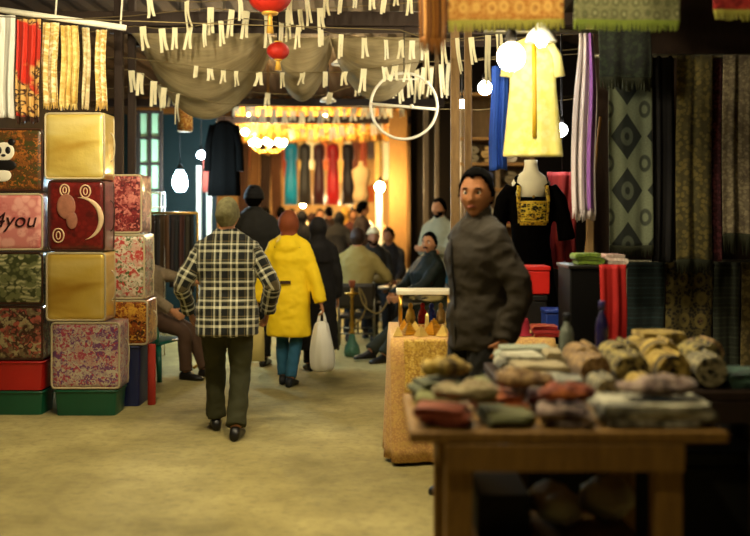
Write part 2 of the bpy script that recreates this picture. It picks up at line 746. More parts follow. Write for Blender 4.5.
    nk = [nb + R @ Vector((0, 0, -.06)), nb, hc + hr @ Vector((0, .015, -.06)), hc + hr @ Vector((0, .012, 0))]
    body.tube(nk, [.066, .056 * (.9 if fem else 1), .054 * (.9 if fem else 1), .05], 16)
    torso(body, 0, -.115, .57)
    for A in arms:
        arm(body, A, 0)
    for L in legs:
        leg(body, L, 0)
    # hands
    for i, (A, s) in enumerate(zip(arms, (1, -1))):
        sh, el, wr_ = A
        d = (wr_ - el).normalized()
        nrm = Vector(palm[i]) if palm and palm[i] else Vector((-s, .2, 0))
        nrm = (nrm - d * nrm.dot(d))
        nrm = nrm.normalized() if nrm.length > 1e-4 else d.orthogonal().normalized()
        th = d.cross(nrm) * (-s)
        pk = [wr_ - d * .02, wr_ + d * .02, wr_ + d * .055, wr_ + d * .095]
        rings = []
        for c, a, b in zip(pk, (.026, .030, .040, .040), (.022, .016, .015, .013)):
            rings.append([c + th * a * math.cos(q) + nrm * b * math.sin(q) for q in (2 * PI * k / 12 for k in range(12))])
        body.loft(rings)
        for fi, (o, ln) in enumerate(((.030, .074), (.010, .082), (-.010, .076), (-.030, .060))):
            p = wr_ + d * .085 + th * o
            pts, dir_ = [p - d * .02], (d + th * o * 3.2).normalized()
            pts.append(p)
            for sg, bend in ((.45, curl * .7), (.32, curl), (.23, curl * .8)):
                dir_ = (Matrix.Rotation(bend, 3, dir_.cross(nrm).normalized()) @ dir_)
                p = p + dir_ * ln * sg
                pts.append(p)
            body.tube(pts, [.009, .0092, .0088, .0082, .0068], 8)
        p = wr_ + d * .025 + th * .028
        d2 = (d * .72 + th * .65 + nrm * .30).normalized()
        d3 = (d2 + nrm * .25 * (1 + curl)).normalized()
        body.tube([p - d2 * .02, p, p + d2 * .032, p + d2 * .032 + d3 * .026], [.013, .0125, .0105, .008], 8)
    # bare feet inside the shoes
    for L, s in zip(legs, (1, -1)):
        an = L[2]
        body.tube([an + Vector((0, .03, -.03)), an + Vector((0, -.04, -.035)), an + Vector((s * .01, -.12, -.045))], [.028, .03, .02], 8)
    me = voxel(body, .0055 if detail else .010, 1 if detail else 1)
    me.transform(S)
    obj('body', me, None, root)
    me.materials.append(skin)

    # clothes
    if bottom:
        mb = MB()
        torso(mb, .012, -.115, .20)
        for L in legs:
            leg(mb, L, .016, 1 - hem_foot * .3, legw)
        me = voxel(mb, vs, 2)
        rumple(me, wr * .9, 9, 3, (1, 1, .8))
        me.transform(S)
        obj(bottom_name, me, None, root)
        me.materials.append(bottom)
    if top:
        mb = MB()
        torso(mb, infl, -length, .566, flare)
        for A in arms:
            arm(mb, A, infl * .75, .98, .006)
        if collar:
            cc = nb + R @ Vector((0, .004, .02))
            mb.lathe([(.085, -.06), (.080, -.01), (.071, collar)], cc, 20, sq=(1, .95))
        if hood:
            mb.ball(T((0, .115, .49)), .105, 18, 12, (1.15, .62, .8))
            mb.ball(T((0, .06, .54)), .10, 18, 12, (1.1, .8, .55))
        me = voxel(mb, vs, 2)
        rumple(me, wr * 1.2, 5.5, 1, (1, 1, 1.5))
        rumple(me, wr * .32, 17, 2, (1, 1, 1.8))
        if pat:
            at_ = me.attributes.new('pat', 'FLOAT_VECTOR', 'POINT')
            Ri = R.inverted()
            for v in me.vertices:
                p = v.co
                q = Ri @ (p - hipv)
                best, out = None, None
                tx = max(0, abs(q.x) - .12)
                best = tx / .06
                out = (q.x * 1.15, q.z, 0)
                for A in arms:
                    for k in range(2):
                        a, b = A[k], A[k + 1]
                        ab = b - a
                        t = max(0, min(1, (p - a).dot(ab) / ab.length_squared))
                        dd = (p - a - ab * t).length / .05
                        if k == 0 and t <= .03:
                            dd += 1
                        if dd < best:
                            best = dd
                            e1 = Vector((0, 1, 0))
                            r = (p - a - ab * t)
                            e1 = (e1 - ab.normalized() * e1.dot(ab.normalized())).normalized()
                            e2 = ab.normalized().cross(e1)
                            an = math.atan2(r.dot(e2), r.dot(e1))
                            out = (an * .062 + .3, -(t * ab.length + k * .295), 0)
                at_.data[v.index].vector = out
        me.transform(S)
        obj(top_name, me, None, root)
        me.materials.append(top)
    if shoe:
        for L, s in zip(legs, (1, -1)):
            an, kn = L[2], L[1]
            mb = MB()
            fwd = Vector((s * .12, -1, 0)).normalized()
            sd = Vector((fwd.y, -fwd.x, 0))
            base = an.z - .08
            rings = []
            for t, wd, ht in ((-.075, .020, .045), (-.065, .034, .075), (-.03, .038, .10), (.02, .037, .10), (.07, .040, .07), (.12, .046, .055), (.165, .040, .045), (.19, .022, .030)):
                c = Vector((an.x, an.y, base)) + fwd * t
                rings.append([c + sd * wd * math.copysign(abs(math.cos(q)) ** .7, math.cos(q)) + Vector((0, 0, ht * .5 + ht * .5 * math.copysign(abs(math.sin(q)) ** .7, math.sin(q)))) for q in (2 * PI * k / 14 for k in range(14))])
            mb.loft(rings)
            me = mb.mesh('shoe', shoe)
            me.transform(S)
            obj('shoe', me, None, root)
    HS = S @ HM
    if hair:
        kp = hair_keep(style)
        thick = .010 if style != 'curly' else .02
        mb = head_shell(HM, lambda p, d: thick + .008 * max(0, min(1, (p.z - .04) / .05)) + (.004 if d.y > .1 else 0), kp, 56, 44, .006, 3)
        me = weld(mb.mesh('hair', hair))
        me.transform(S)
        o = obj('hair', me, None, root)
        m = o.modifiers.new('solid', 'SOLIDIFY')
        m.thickness = thick + .006
        m.offset = -1
        me.validate()
    if hat:
        hm, low, off = hat
        mb = head_shell(HM, lambda p, d: off + .004 * math.sin(p.z * 200) * (off > .02), lambda p, d: p.z > low + .03 * max(0, -d.y), 40, 32)
        me = weld(mb.mesh('cap', hm))
        me.transform(S)
        o = obj('cap', me, None, root)
        m = o.modifiers.new('solid', 'SOLIDIFY')
        m.thickness = off - .002
        m.offset = -1
    if detail or True:
        if detail:
            for s in (1, -1):
                mb = MB()
                mb.ball(Vector((0, 0, 0)), .0120, 20, 14)
                me = mb.mesh('eye', [EYE_W, EYE_D])
                for p in me.polygons:
                    if p.center.y < -.0098:
                        p.material_index = 1
                me.transform(S @ HM @ Matrix.Translation((s * .031, -.0775, .0105)))
                obj('eye', me, None, root)
                mb = MB()
                P = [Vector((s * x, -.0925 + y, z)) for x, y, z in ((.014, -.002, .027), (.028, -.001, .033), (.042, .009, .031), (.050, .016, .026))]
                P, rr = catmull(P, [.003, .0045, .004, .002], 3)
                mb.tube(P, rr, 6)
                me = mb.mesh('eyebrow', hair or EYE_D)
                me.transform(S @ HM)
                obj('eyebrow', me, None, root)
            mb = MB()
            P, rr = catmull([Vector((x, -.097 - .002 * (1 - abs(x) / .026) + abs(x) * .25, -.0565 - abs(x) * .06)) for x in (-.024, -.012, 0, .012, .024)], [.002, .0045, .005, .0045, .002], 3)
            mb.tube(P, rr, 8)
            me = mb.mesh('lips', LIPS)
            me.transform(S @ HM)
            obj('lips', me, None, root)
        if moustache:
            mb = MB()
            P, rr = catmull([Vector((x, -.1035 + abs(x) * .45, -.044 - abs(x) * .25)) for x in (-.034, -.018, 0, .018, .034)], [.003, .007, .006, .007, .003], 3)
            mb.tube(P, rr, 8)
            me = mb.mesh('moustache', moustache)
            me.transform(S @ HM)
            obj('moustache', me, None, root)
        if beard:
            mb = head_shell(HM, lambda p, d: .004, lambda p, d: p.z < -.030 - .02 * gz(p.x, .03) * (1 if d.y < 0 else 0) and d.y < .05 and p.z > -.118 and not (abs(p.x) < .026 and -.068 < p.z < -.05), 56, 44, .002)
            me = weld(mb.mesh('beard', beard))
            me.transform(S)
            o = obj('beard', me, None, root)
            m = o.modifiers.new('solid', 'SOLIDIFY')
            m.thickness = .006
            m.offset = -.5
    root['head'] = 0
    del root['head']
    return root, (S @ HM), (lambda p: S @ T(p)), arms, S


def hijab(root, HM, T, S, m, long=.10, seed=0):
    """scarf wound over head, neck and shoulders with the face left open"""
    mb = MB()
    D = sphere_dirs(36, 28)
    vs_ = []
    for row in D:
        for d in row:
            p = head_pt(d)
            inner = (p.x / .062) ** 2 + ((p.z + .015) / .088) ** 2
            o = .022 + (.012 if d.y > .2 else 0)
            if d.y < -.3 and inner < 1:
                o = -.03
            vs_.append(HM @ (p + p.normalized() * o))
    n = 36
    mb.add(vs_, [(i * n + j, i * n + (j + 1) % n, (i + 1) * n + (j + 1) % n, (i + 1) * n + j) for i in range(28) for j in range(n)])
    a, b = HM @ Vector((0, .02, -.06)), T((0, .01, .50))
    mb.tube([a, a.lerp(b, .5), b, b + Vector((0, 0, -long))], [.075, .088, .13, .155], 22)
    me = voxel(mb, .012, 2)
    rumple(me, .008, 11, seed, (1, 1, .4))
    obj('headscarf', me, None, root)
    me.materials.append(m)


SKIN = plain('skin_olive', 'a8744e', .6, spec=.25, var=.10, vs=18, bump=.08, bs=180)
SKIN_D = plain('skin_brown', '8e5f40', .5, spec=.4, var=.10, vs=18, bump=.08, bs=180)
EYE_W = plain('eye_white', 'd8d0c0', .3, var=.02, bump=0)
EYE_D = plain('eye_iris', '20120a', .2, var=.02, bump=0)
LIPS = plain('lips', '8d4b3c', .45, var=.05, bump=0)
HAIR_B = plain('hair_black', '060504', .95, spec=.02, var=.3, vs=40, bump=.5, bs=160)
HAIR_G = plain('hair_grey', '827c58', .85, spec=.06, var=.6, vs=34, bump=.8, bs=120)
HAIR_BR = plain('hair_brown', '2b1a10', .55, var=.3, vs=40, bump=.5, bs=160)
SHOE_B = plain('shoe_black', '14110e', .4, spec=.4, var=.1, bump=0)


# ------------------------------------------------------------------ the setting
g = G('floor_dust', .85, spec=.2)
v = g.co('Object')
n1 = g.noise(v, .9, 6, .65)
n2 = g.noise(v, 14, 5, .7)
c = g.mix(g.step(n1, .5, .2), '766b41', 'bcae72')
c = g.mix(g.math('MULTIPLY', g.step(n2, .56, .08), .35), c, '6f6748')
g.color(c)
g.bump(g.noise(v, 40, 5), .25, .01)
FLOOR = g.m
DARKWOOD = wood('dark_timber', '1d130c', '37261a')
POSTWOOD = wood('post_timber', '5c4429', '9c7c4e')
PALEWOOD = wood('pale_timber', '7a5428', 'b0803f')
TABLEWOOD = wood('table_timber', '5c3d1a', 'a07a38')
IRON = plain('dark_iron', '1c1915', .5, .6, var=.3, bump=.1)
WHITEMETAL = plain('white_painted_metal', 'd8d2bd', .45, var=.1, bump=.05)
BRASS = plain('brass', 'c79a3c', .3, .9, var=.15, bump=.05)
GREY = plain('grey_metal', '75705f', .4, .7, var=.2, bump=.05)
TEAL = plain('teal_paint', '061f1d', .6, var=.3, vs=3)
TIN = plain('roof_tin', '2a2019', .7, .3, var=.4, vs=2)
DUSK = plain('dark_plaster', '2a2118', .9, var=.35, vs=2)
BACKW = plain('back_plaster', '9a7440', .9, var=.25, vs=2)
BLACKCLOTH = plain('black_cloth', '070605', .95, spec=.03, var=.3, bump=.2, bs=300)

struct('floor', MB().box((-.5, 11, -.05), (11, 28, .1)), FLOOR)
g_ = MB()
rows = []
N = 160
for k, (y) in enumerate((-3.0, 25.0)):
    rows.append([Vector((-6 + 11 * i / N, y, 4.3 + .035 * math.sin(i * 1.3))) for i in range(N + 1)])
g_.grid(lambda a, b: Vector((-6 + 11 * a, -3 + 28 * b, 4.3 + .03 * math.sin(a * 210))), N, 1)
o = struct('ceiling', g_, TIN, solid=.03)
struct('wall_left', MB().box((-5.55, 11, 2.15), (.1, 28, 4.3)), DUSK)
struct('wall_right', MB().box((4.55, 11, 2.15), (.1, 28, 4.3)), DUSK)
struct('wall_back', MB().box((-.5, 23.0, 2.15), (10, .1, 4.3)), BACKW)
# plywood partition at the back of the textile stall, and the teal back of the small booth
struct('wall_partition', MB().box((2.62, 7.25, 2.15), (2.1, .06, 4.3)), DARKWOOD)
struct('wall_alley', MB().box((2.0, 15.6, 2.15), (2.9, .06, 4.3)), plain('darkened_boards', '140f0a', .9, spec=.1, var=.4, vs=3))  # added partition, its near-black colour keeps this side of the lane dark
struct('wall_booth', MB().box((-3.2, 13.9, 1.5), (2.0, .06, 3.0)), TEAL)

for i, (y, z, x0, x1, h) in enumerate(((9.0, 3.36, -3.1, .7, .13), (13.0, 3.06, -3.6, .9, .10), (16.0, 3.12, -2.9, .6, .12), (5.6, 3.05, -5.5, 4.5, .12), (11.0, 3.75, -5.5, 4.5, .14))):
    struct('beam_%d' % (i + 1), MB().box(((x0 + x1) / 2, y, z), (x1 - x0, .09, h)), DARKWOOD, bevel=.008)


def post(px, Y, top, wd, m, label, dp=None, base=0.0):
    o = obj('wooden_post', MB().box((0, 0, (top - base) / 2), (wd, dp or wd, top - base)), m, None, True, (X(px, Y), Y, base), bevel=.008)
    return tag(o, label, 'post')


post(119, 8.95, 4.28, .075, DARKWOOD, 'dark slender post just behind the stacked blanket bags')
post(132, 9.3, 4.28, .07, DARKWOOD, 'dark timber post carrying the bunting beam by the blanket stall')
post(455, 8.0, 4.28, .07, POSTWOOD, 'tall brown post behind the shoulder of the man in the zipped jacket')
post(468, 8.15, 4.28, .06, POSTWOOD, 'brown post directly above the head of the man in the zipped jacket')
post(426, 13.7, 4.28, .07, POSTWOOD, 'brown post beside the white wheel, just over the seated man')
post(437, 13.3, 4.28, .055, POSTWOOD, 'thin brown post between the white wheel and the denim shirted man')
post(398, 15.42, 3.2, .28, PALEWOOD, 'broad pale timber pillar lit orange at the mouth of the lane', .22)
post(199, 12.6, 2.22, .06, WHITEMETAL, 'white painted post under the small bluish lamp')
post(209, 12.7, 2.22, .06, WHITEMETAL, 'white post beside the red cloth strip')
post(379, 15.2, 2.05, .10, WHITEMETAL, 'white post glaring under the starry lamp at the lane mouth')
post(590, 7.0, 4.28, .05, POSTWOOD, 'thin pale post beside the white and lilac scarf')

# window of pale green panes behind the blanket stall
PANE = plain('pale_green_glass', 'a9c79a', .25, var=.2, vs=4, bump=.02)
wx0, wx1, wy, wz0, wz1 = X(139, 12.4), X(161, 12.4), 12.4, Z(216, 12.4), Z(112, 12.4)
mb = MB()
mb.box(((wx0 + wx1) / 2, wy + .03, (wz0 + wz1) / 2), (wx1 - wx0, .02, wz1 - wz0))
struct('window_1', mb, PANE)
for k in range(3):
    struct('trim_%d' % (k + 1), MB().box((wx0 + (wx1 - wx0) * k / 2, wy, (wz0 + wz1) / 2), (.035, .05, wz1 - wz0 + .05)), DARKWOOD)
for k in range(5):
    struct('trim_%d' % (k + 4), MB().box(((wx0 + wx1) / 2, wy - .01, wz0 + (wz1 - wz0) * k / 4), (wx1 - wx0 + .05, .05, .035)), DARKWOOD)


# ------------------------------------------------------------------ lamps
def lamp(px, py, Y, r, col, strength, label, shape='globe', top=None):
    p = at(px, py, Y)
    t = thing('hanging_lamp', label, 'lamp', p)
    mb = MB()
    if shape == 'globe':
        mb.ball((0, 0, 0), r, 20, 14)
    else:
        mb.lathe([(.001, -r * 1.6), (r * .55, -r * 1.5), (r * .9, -r), (r, -r * .3), (r * .8, r * .6), (r * .5, r * 1.1), (r * .45, r * 1.3)], n=18)
    obj('bulb', mb, glow('lamp_light', col, strength), t)
    obj('socket', MB().lathe([(r * .3, r * .97), (r * .42, r * 1.05), (r * .42, r * 1.7), (r * .2, r * 2.1), (.006, r * 2.2)], n=14), IRON, t)
    obj('cord', MB().tube([(0, 0, r * 2.1), (0, 0, (top or 4.3) - p.z)], .006, 6), IRON, t)
    return t


lamp(511, 57, 5.75, .08, 'fff0c8', 80, 'big glaring lamp beside the yellow robe')
lamp(485, 88, 8.6, .062, 'fff2d6', 90, 'small bright lamp between the brown posts and the yellow robe')
lamp(462, 104, 9.4, .04, 'fff2d6', 70, 'tiny lamp between the two tall brown posts')
lamp(561, 130, 8.3, .055, 'f4f6ff', 80, 'white lamp just past the hem side of the yellow robe')
lamp(180, 180, 11.6, .085, 'c4ecff', 150, 'bluish white lamp in front of the teal booth', 'cfl')
lamp(201, 155, 12.3, .05, 'e4f0ff', 60, 'small bluish lamp on the white posts')
lamp(232, 189, 13.0, .09, 'e4f0ff', 80, 'bluish lamp behind the grey haired man')
lamp(245, 132, 15.6, .05, 'ffeccc', 200, 'small pale lamp up beside the chandelier')
lamp(380, 187, 14.7, .07, 'ffd996', 300, 'starry warm lamp by the broad pale pillar')
lamp(325, 118, 17.6, .05, 'ffd68c', 900, 'warm lamp above the row of hanging dresses')
lamp(250, 116, 18.2, .05, 'ffd68c', 700, 'warm lamp up behind the chandelier')
lamp(352, 214, 20.9, .08, 'ffe2ac', 520, 'low warm lamp in the stall beneath the dresses')
lamp(303, 205, 21.0, .04, 'ffe2ac', 1000, 'low warm lamp beneath the turquoise dress')
# bare bulbs over the lane, above the frame
lamp(150, -190, 5.0, .06, 'ffeec4', 620, 'bare bulb hanging over the lane before the blanket stall')
lamp(310, -170, 5.0, .06, 'ffecc0', 520, 'bare bulb hanging over the middle of the lane')
lamp(300, -330, 2.8, .06, 'ffeabc', 210, 'bare bulb hanging low over the near end of the lane')
lamp(420, -30, 9.6, .06, 'ffecc4', 300, 'bare bulb under the roof above the seated smokers')
lamp(250, -40, 9.9, .06, 'ffecc4', 200, 'bare bulb under the roof behind the bunting')
lamp(128, -14, 6.7, .05, 'ffeec6', 520, 'unseen bulb added before the sloping scarf rail to brighten the bags')  # added fill bulb, there to brighten the blanket bags
lamp(560, -95, 4.05, .05, 'ffeabc', 120, 'unseen bulb added before the fringed rugs to light their fronts')  # extra bulb put above the frame so the rug fronts are lit

# chandelier
t = thing('chandelier', 'branched brass chandelier glowing over the far crowd', 'chandelier', at(268, 146, 17))
obj('stem', MB().lathe([(.01, -.16), (.05, -.13), (.03, -.06), (.02, .02), (.05, .08), (.02, .14), (.012, .30)], n=14), BRASS, t)
obj('chain', MB().tube([(0, 0, .29), (0, 0, 4.3 - Z(146, 17))], .01, 6), BRASS, t)
CH = glow('chandelier_light', 'ffdca0', 170)
for k in range(8):
    a = 2 * PI * k / 8
    d = Vector((math.cos(a), math.sin(a), 0))
    P, rr = catmull([d * .02 + Vector((0, 0, -.06)), d * .12 + Vector((0, 0, -.12)), d * .24 + Vector((0, 0, -.05)), d * .27 + Vector((0, 0, .02))], [.011] * 4, 4)
    ar = obj('arm', MB().tube(P, rr, 7), BRASS, t)
    obj('bulb', MB().ball(d * .27 + Vector((0, 0, .06)), .042, 12, 8, (1, 1, 1.2)), CH, ar)

# unseen awning added over the textile stall to block the high lamps
struct('added_canopy', MB().grid(lambda a, b: Vector((.62 + 3.6 * a, 4.6 + 2.7 * b, 3.16 + .10 * b - .05 * math.sin(a * 9) ** 2)), 30, 12), BLACKCLOTH, solid=.01)

for px, py, lab in ((340, 63, 'white saucer shade hanging before the wide net drape, upper of two'), (328, 100, 'white saucer shade hanging below the net drapes, lower of two')):
    t = thing('saucer_shade', lab, 'lamp', at(px, py, 10.2 + (py > 80) * .5))
    obj('shade', MB().lathe([(.085, -.02), (.09, -.01), (.06, .02), (.02, .04), (.012, .06)], n=22), WHITEMETAL, t)
    obj('cord', MB().tube([(0, 0, .05), (0, 0, 4.3 - t.location.z)], .006, 6), IRON, t)


# ------------------------------------------------------------------ cloth makers
def sheet(name, w_, h, m, parent=None, loc=None, folds=4, amp=.03, seed=0, taper=1.0, fringe=0, nu=40, nv=24, th=.006, fm=None, wav=.3, gather=0, part='cloth', shear=0):
    """hanging cloth: top edge along x at z=0, hanging to -h; uv in metres"""
    r = random.Random(seed)
    ph = [r.uniform(0, 6.28) for _ in range(4)]

    def fn(a, b):
        k = (a - .5)
        ww = w_ * (1 + (taper - 1) * b)
        if gather:
            ww *= 1 - gather * math.exp(-((b - .0) / .25) ** 2)
        f = (.45 + .55 * b)
        y = amp * f * (math.sin(a * folds * 2 * PI + ph[0]) + .45 * math.sin(a * folds * 3.7 * PI + ph[1] + b * 1.2) + .35 * math.sin(a * 2.2 + ph[2] + b * 2.5))
        x = k * ww + amp * .35 * math.sin(b * 5 + ph[3]) + shear * b * h
        z = -h * b - wav * amp * math.sin(a * folds * PI + ph[1]) * b
        return Vector((x, y, z))
    mb = MB()
    mb.grid(fn, nu, nv, lambda a, b: (a * w_, -b * h))
    o = obj(name if parent is None else part, mb, m, parent, True, loc, solid=th)
    if fringe:
        fb = MB()
        n = max(14, int(w_ / .018))
        for i in range(n):
            a0, a1 = i / n, (i + 1) / n
            am = (a0 + a1) / 2
            t0, t1 = fn(a0, 1), fn(a1, 1)
            u0, u1 = fn(a0, .985), fn(a1, .985)
            c0 = fn(am, 1) + Vector((r.uniform(-.006, .006), r.uniform(-.01, .01), -fringe * r.uniform(.8, 1.1)))
            q = .28
            b0, b1 = c0 + (t0 - t1) * q, c0 + (t1 - t0) * q
            d = Vector((0, -.003, 0))
            fb.add([u0 + d, u1 + d, t1 + d, t0 + d, b1 + d, b0 + d], [(0, 1, 2, 3), (3, 2, 4, 5)])
        me = weld(fb.mesh('fringe', fm or m), 1e-4)
        obj('fringe', me, None, o if parent is None else parent, True, solid=.004)
    return o


def thick_path(prof, th, L, m, name, parent=None, loc=None, rz=0, uvs=1.0, rum=.004, seed=0):
    """a cloth of thickness th following prof (x,z) and extruded L along y: folds and rolls"""
    n = len(prof)
    P = [Vector((p[0], 0, p[1])) for p in prof]
    nr = []
    for i in range(n):
        t = (P[min(i + 1, n - 1)] - P[max(i - 1, 0)]).normalized()
        nr.append(Vector((-t.z, 0, t.x)))
    ln = [0]
    for i in range(1, n):
        ln.append(ln[-1] + (P[i] - P[i - 1]).length)
    loop = [P[i] + nr[i] * th / 2 for i in range(n)] + [P[i] - nr[i] * th / 2 for i in reversed(range(n))]
    lu = ln + ln[::-1]
    K = 10
    mb = MB()
    rings, uv = [], []
    for k in range(K + 1):
        y = -L / 2 + L * k / K
        sq = 1 - .03 * (abs(2 * k / K - 1) ** 4)
        rings.append([Vector((p.x * sq, y, p.z * sq)) + Vector((noise.noise(Vector((p.x * 9, y * 6, p.z * 9 + seed))) * rum, noise.noise(Vector((p.x * 7, p.z * 30, seed + k // K))) * rum * 2, noise.noise(Vector((p.x * 8, y * 8, seed + 5))) * rum)) for p in loop])
        uv += [(lu[i] * uvs, y * uvs) for i in range(2 * n)]
    mb.loft(rings, False, uv)
    # end caps as quads
    N = 2 * n
    for base, flip in ((0, False), (K * N, True)):
        for i in range(n - 1):
            f = (base + i, base + i + 1, base + N - 2 - i, base + N - 1 - i)
            mb.f.append(f if flip else f[::-1])
            mb.uv[len(mb.f) - 1] = [uv[q] for q in mb.f[-1]]
    o = obj(name, mb, m, parent, True, loc, angle=60)
    o.rotation_euler = (0, 0, rz)
    return o


def fold_profile(w_, layers, gap):
    P = []
    z = gap * .5
    for k in range(layers):
        s = 1 if k % 2 == 0 else -1
        P += [(-s * w_ / 2 * q, z + .0015 * math.sin(q * 4 + k)) for q in (1, .6, .2, -.2, -.6, -.97)]
        if k < layers - 1:
            for a in (-60, -20, 20, 60):
                P.append((s * (w_ / 2 + gap * .5 * math.cos(math.radians(a))), z + gap * .5 + gap * .5 * math.sin(math.radians(a))))
        z += gap
    return P


def roll_profile(r, turns, gap):
    P = []
    n = int(turns * 22)
    for i in range(n + 1):
        a = 2 * PI * turns * i / n
        rr = max(.012, r - gap * turns + gap * a / (2 * PI))
        P.append((rr * math.cos(a), r + rr * math.sin(a)))
    return P


# ------------------------------------------------------------------ the blanket stall
VINYL = plain('vinyl_piping', 'b9aa86', .3, spec=.6, var=.05, bump=0)
PIPEDARK = plain('dark_piping', '3a2016', .35, spec=.5, var=.1, bump=0)


def foil(name, c1, c2, c3):
    g = G(name, .32, .35, .5, .6)
    v = g.co('Object')
    a = g.noise(g.scale(v, (.6, .6, 2.2)), 2.2, 2, .5, .6)
    wv = g.n('ShaderNodeTexWave', wave_type='BANDS', bands_direction='Z')
    g.put(wv.inputs['Vector'], v)
    wv.inputs['Scale'].default_value = 26
    wv.inputs['Distortion'].default_value = 1.5
    c = g.ramp(a, [(.25, c1), (.5, c2), (.72, c3)])
    g.color(c)
    g.bump(g.noise(v, 9, 4), .35, .02)
    return g.m


GOLDFOIL = foil('gold_wrap', 'c09838', 'e2c868', 'f2e4a4')
GOLDFOIL2 = foil('amber_wrap', 'b88828', 'dcb850', 'f0d888')


def blanket_bag(label, x0, x1, z0, z1, Y, depth, m, piping=VINYL, group=None, handle=True, puff=.02, cat='blanket bag'):
    w_, h = x1 - x0, z1 - z0
    t = thing('blanket_bag', label, cat, ((x0 + x1) / 2, Y + depth / 2, z0))
    mb = MB()
    n = 12

    def side(fn, uvf):
        mb.grid(fn, n, n, uvf)
    hx, hy = w_ / 2 - .012, depth / 2 - .012
    pf = lambda a, b: puff * (1 - (2 * a - 1) ** 4) * (1 - (2 * b - 1) ** 4)
    e = .006
    hh = h - 2 * e
    side(lambda a, b: Vector((-hx + 2 * hx * a, -hy - pf(a, b) * .6, e + hh * b)), lambda a, b: (a * w_, b * h))
    side(lambda a, b: Vector((hx - 2 * hx * a, hy, e + hh * b)), lambda a, b: (a * w_, b * h))
    side(lambda a, b: Vector((hx + pf(a, b) * .4, -hy + 2 * hy * a, e + hh * b)), lambda a, b: (a * depth + 3, b * h))
    side(lambda a, b: Vector((-hx, hy - 2 * hy * a, e + hh * b)), lambda a, b: (a * depth + 5, b * h))
    side(lambda a, b: Vector((-hx + 2 * hx * a, -hy + 2 * hy * b, e + hh)), lambda a, b: (a * w_, b * depth + 7))
    side(lambda a, b: Vector((-hx + 2 * hx * a, hy - 2 * hy * b, e)), lambda a, b: (a * w_, b * depth + 9))
    me = weld(mb.mesh('wrap', m), 1e-4)
    obj('wrap', me, None, t, True, bevel=0)
    # piping round the front face, zip round the middle, strap
    def rect(y, r, hx_, z_0, z_1, c=.03):
        P = []
        for cx, cz, a0 in ((hx_ - c, z_1 - c, 0), (-hx_ + c, z_1 - c, 90), (-hx_ + c, z_0 + c, 180), (hx_ - c, z_0 + c, 270)):
            P += [Vector((cx + c * math.cos(math.radians(a0 + q)), y, cz + c * math.sin(math.radians(a0 + q)))) for q in (0, 30, 60, 90)]
        return MB().tube(P, r, 7, True, up=(0, 1, 0))
    obj('piping', rect(-hy, .0085, w_ / 2 - .009, .010, h - .010), piping, t)
    obj('piping', rect(hy * .82, .0075, w_ / 2 - .009, .010, h - .010), piping, t)
    if handle:
        y = hy * .1
        P, rr = catmull([Vector((w_ / 2 - .005, y - .0, h * .72)), Vector((w_ / 2 + .02, y, h * .66)), Vector((w_ / 2 + .028, y, h * .5)), Vector((w_ / 2 + .02, y, h * .34)), Vector((w_ / 2 - .005, y, h * .28))], [.010] * 5, 4)
        obj('strap', MB().tube(P, rr, 8, flat=.5), piping, t)
    return t


MAROON = figured('maroon_print', '5e120e', '6e1a14', 'speckle', .6, '48100c', .3, .7)
YB = 7.95
xb0, xb1 = X(43.6, YB), X(105, YB)
zz = lambda a: Z(a, YB)
blanket_bag('gold wrapped bag on top of the stack under the gold scarves', xb0, xb1, zz(180) + .002, zz(112), YB, .34, GOLDFOIL)
b2 = blanket_bag('maroon bag printed with a pale crescent between two gold bags', X(47, YB), xb1, zz(252) + .002, zz(180), YB, .34, MAROON, PIPEDARK)
blanket_bag('gold wrapped bag between the maroon bag and the floral bag', X(45, YB), X(106, YB), zz(322) + .002, zz(252), YB, .34, GOLDFOIL2)
FLOR1 = figured('rose_print', 'b9ab94', 'a03a4e', 'floral', .55, '6d3a68', .35, .6)
blanket_bag('white bag with dark pink roses at the foot of the middle stack', X(50, YB), X(120, YB), zz(390) + .002, zz(322), YB, .34, FLOR1)
# crescent, emblems and pale panel printed on the maroon bag
PRINT = plain('pale_print', 'd2b48c', .4, var=.15, vs=30, bump=0)
cw = (xb1 - X(47, YB)) / 2
fy = -.34 / 2 - .002


def flatarc(parent, cx, cz, r0, a0, a1, wmid, name='print', n=18, m=PRINT, y=fy, rx=1.0):
    mb = MB()
    P = [Vector((cx + r0 * rx * math.cos(a), y, cz + r0 * math.sin(a))) for a in (math.radians(a0 + (a1 - a0) * k / n) for k in range(n + 1))]
    mb.tube(P, [max(.002, wmid * math.sin(PI * min(.97, max(.03, k / n)))) for k in range(n + 1)], 8, flat=.35, up=(0, 1, 0))
    obj(name, mb, m, parent)


flatarc(b2, .03, .26, .17, 95, -75, .022)
for cx, cz, r in ((-.09, .49, .045), (.075, .48, .05), (-.14, .13, .055)):
    obj('print', MB().tube([Vector((cx + r * .8 * math.cos(q), fy, cz + r * math.sin(q))) for q in (2 * PI * k / 20 for k in range(20))], .006, 6, True, up=(0, 1, 0)), PRINT, b2)
    obj('print', MB().tube([Vector((cx + r * .3 * math.cos(q), fy, cz + r * .55 * math.sin(q))) for q in (2 * PI * k / 14 for k in range(14))], .005, 6, True, up=(0, 1, 0)), PRINT, b2)
for cx, cz, rx, rz_ in ((-.075, .36, .075, .10), (-.03, .25, .045, .07)):
    obj('print', MB().ball((cx, fy - .008, cz), 1, 20, 10, (rx, .008, rz_)), plain('pale_photo_print', '94604a', .4, var=.5, vs=24, bump=0), b2)

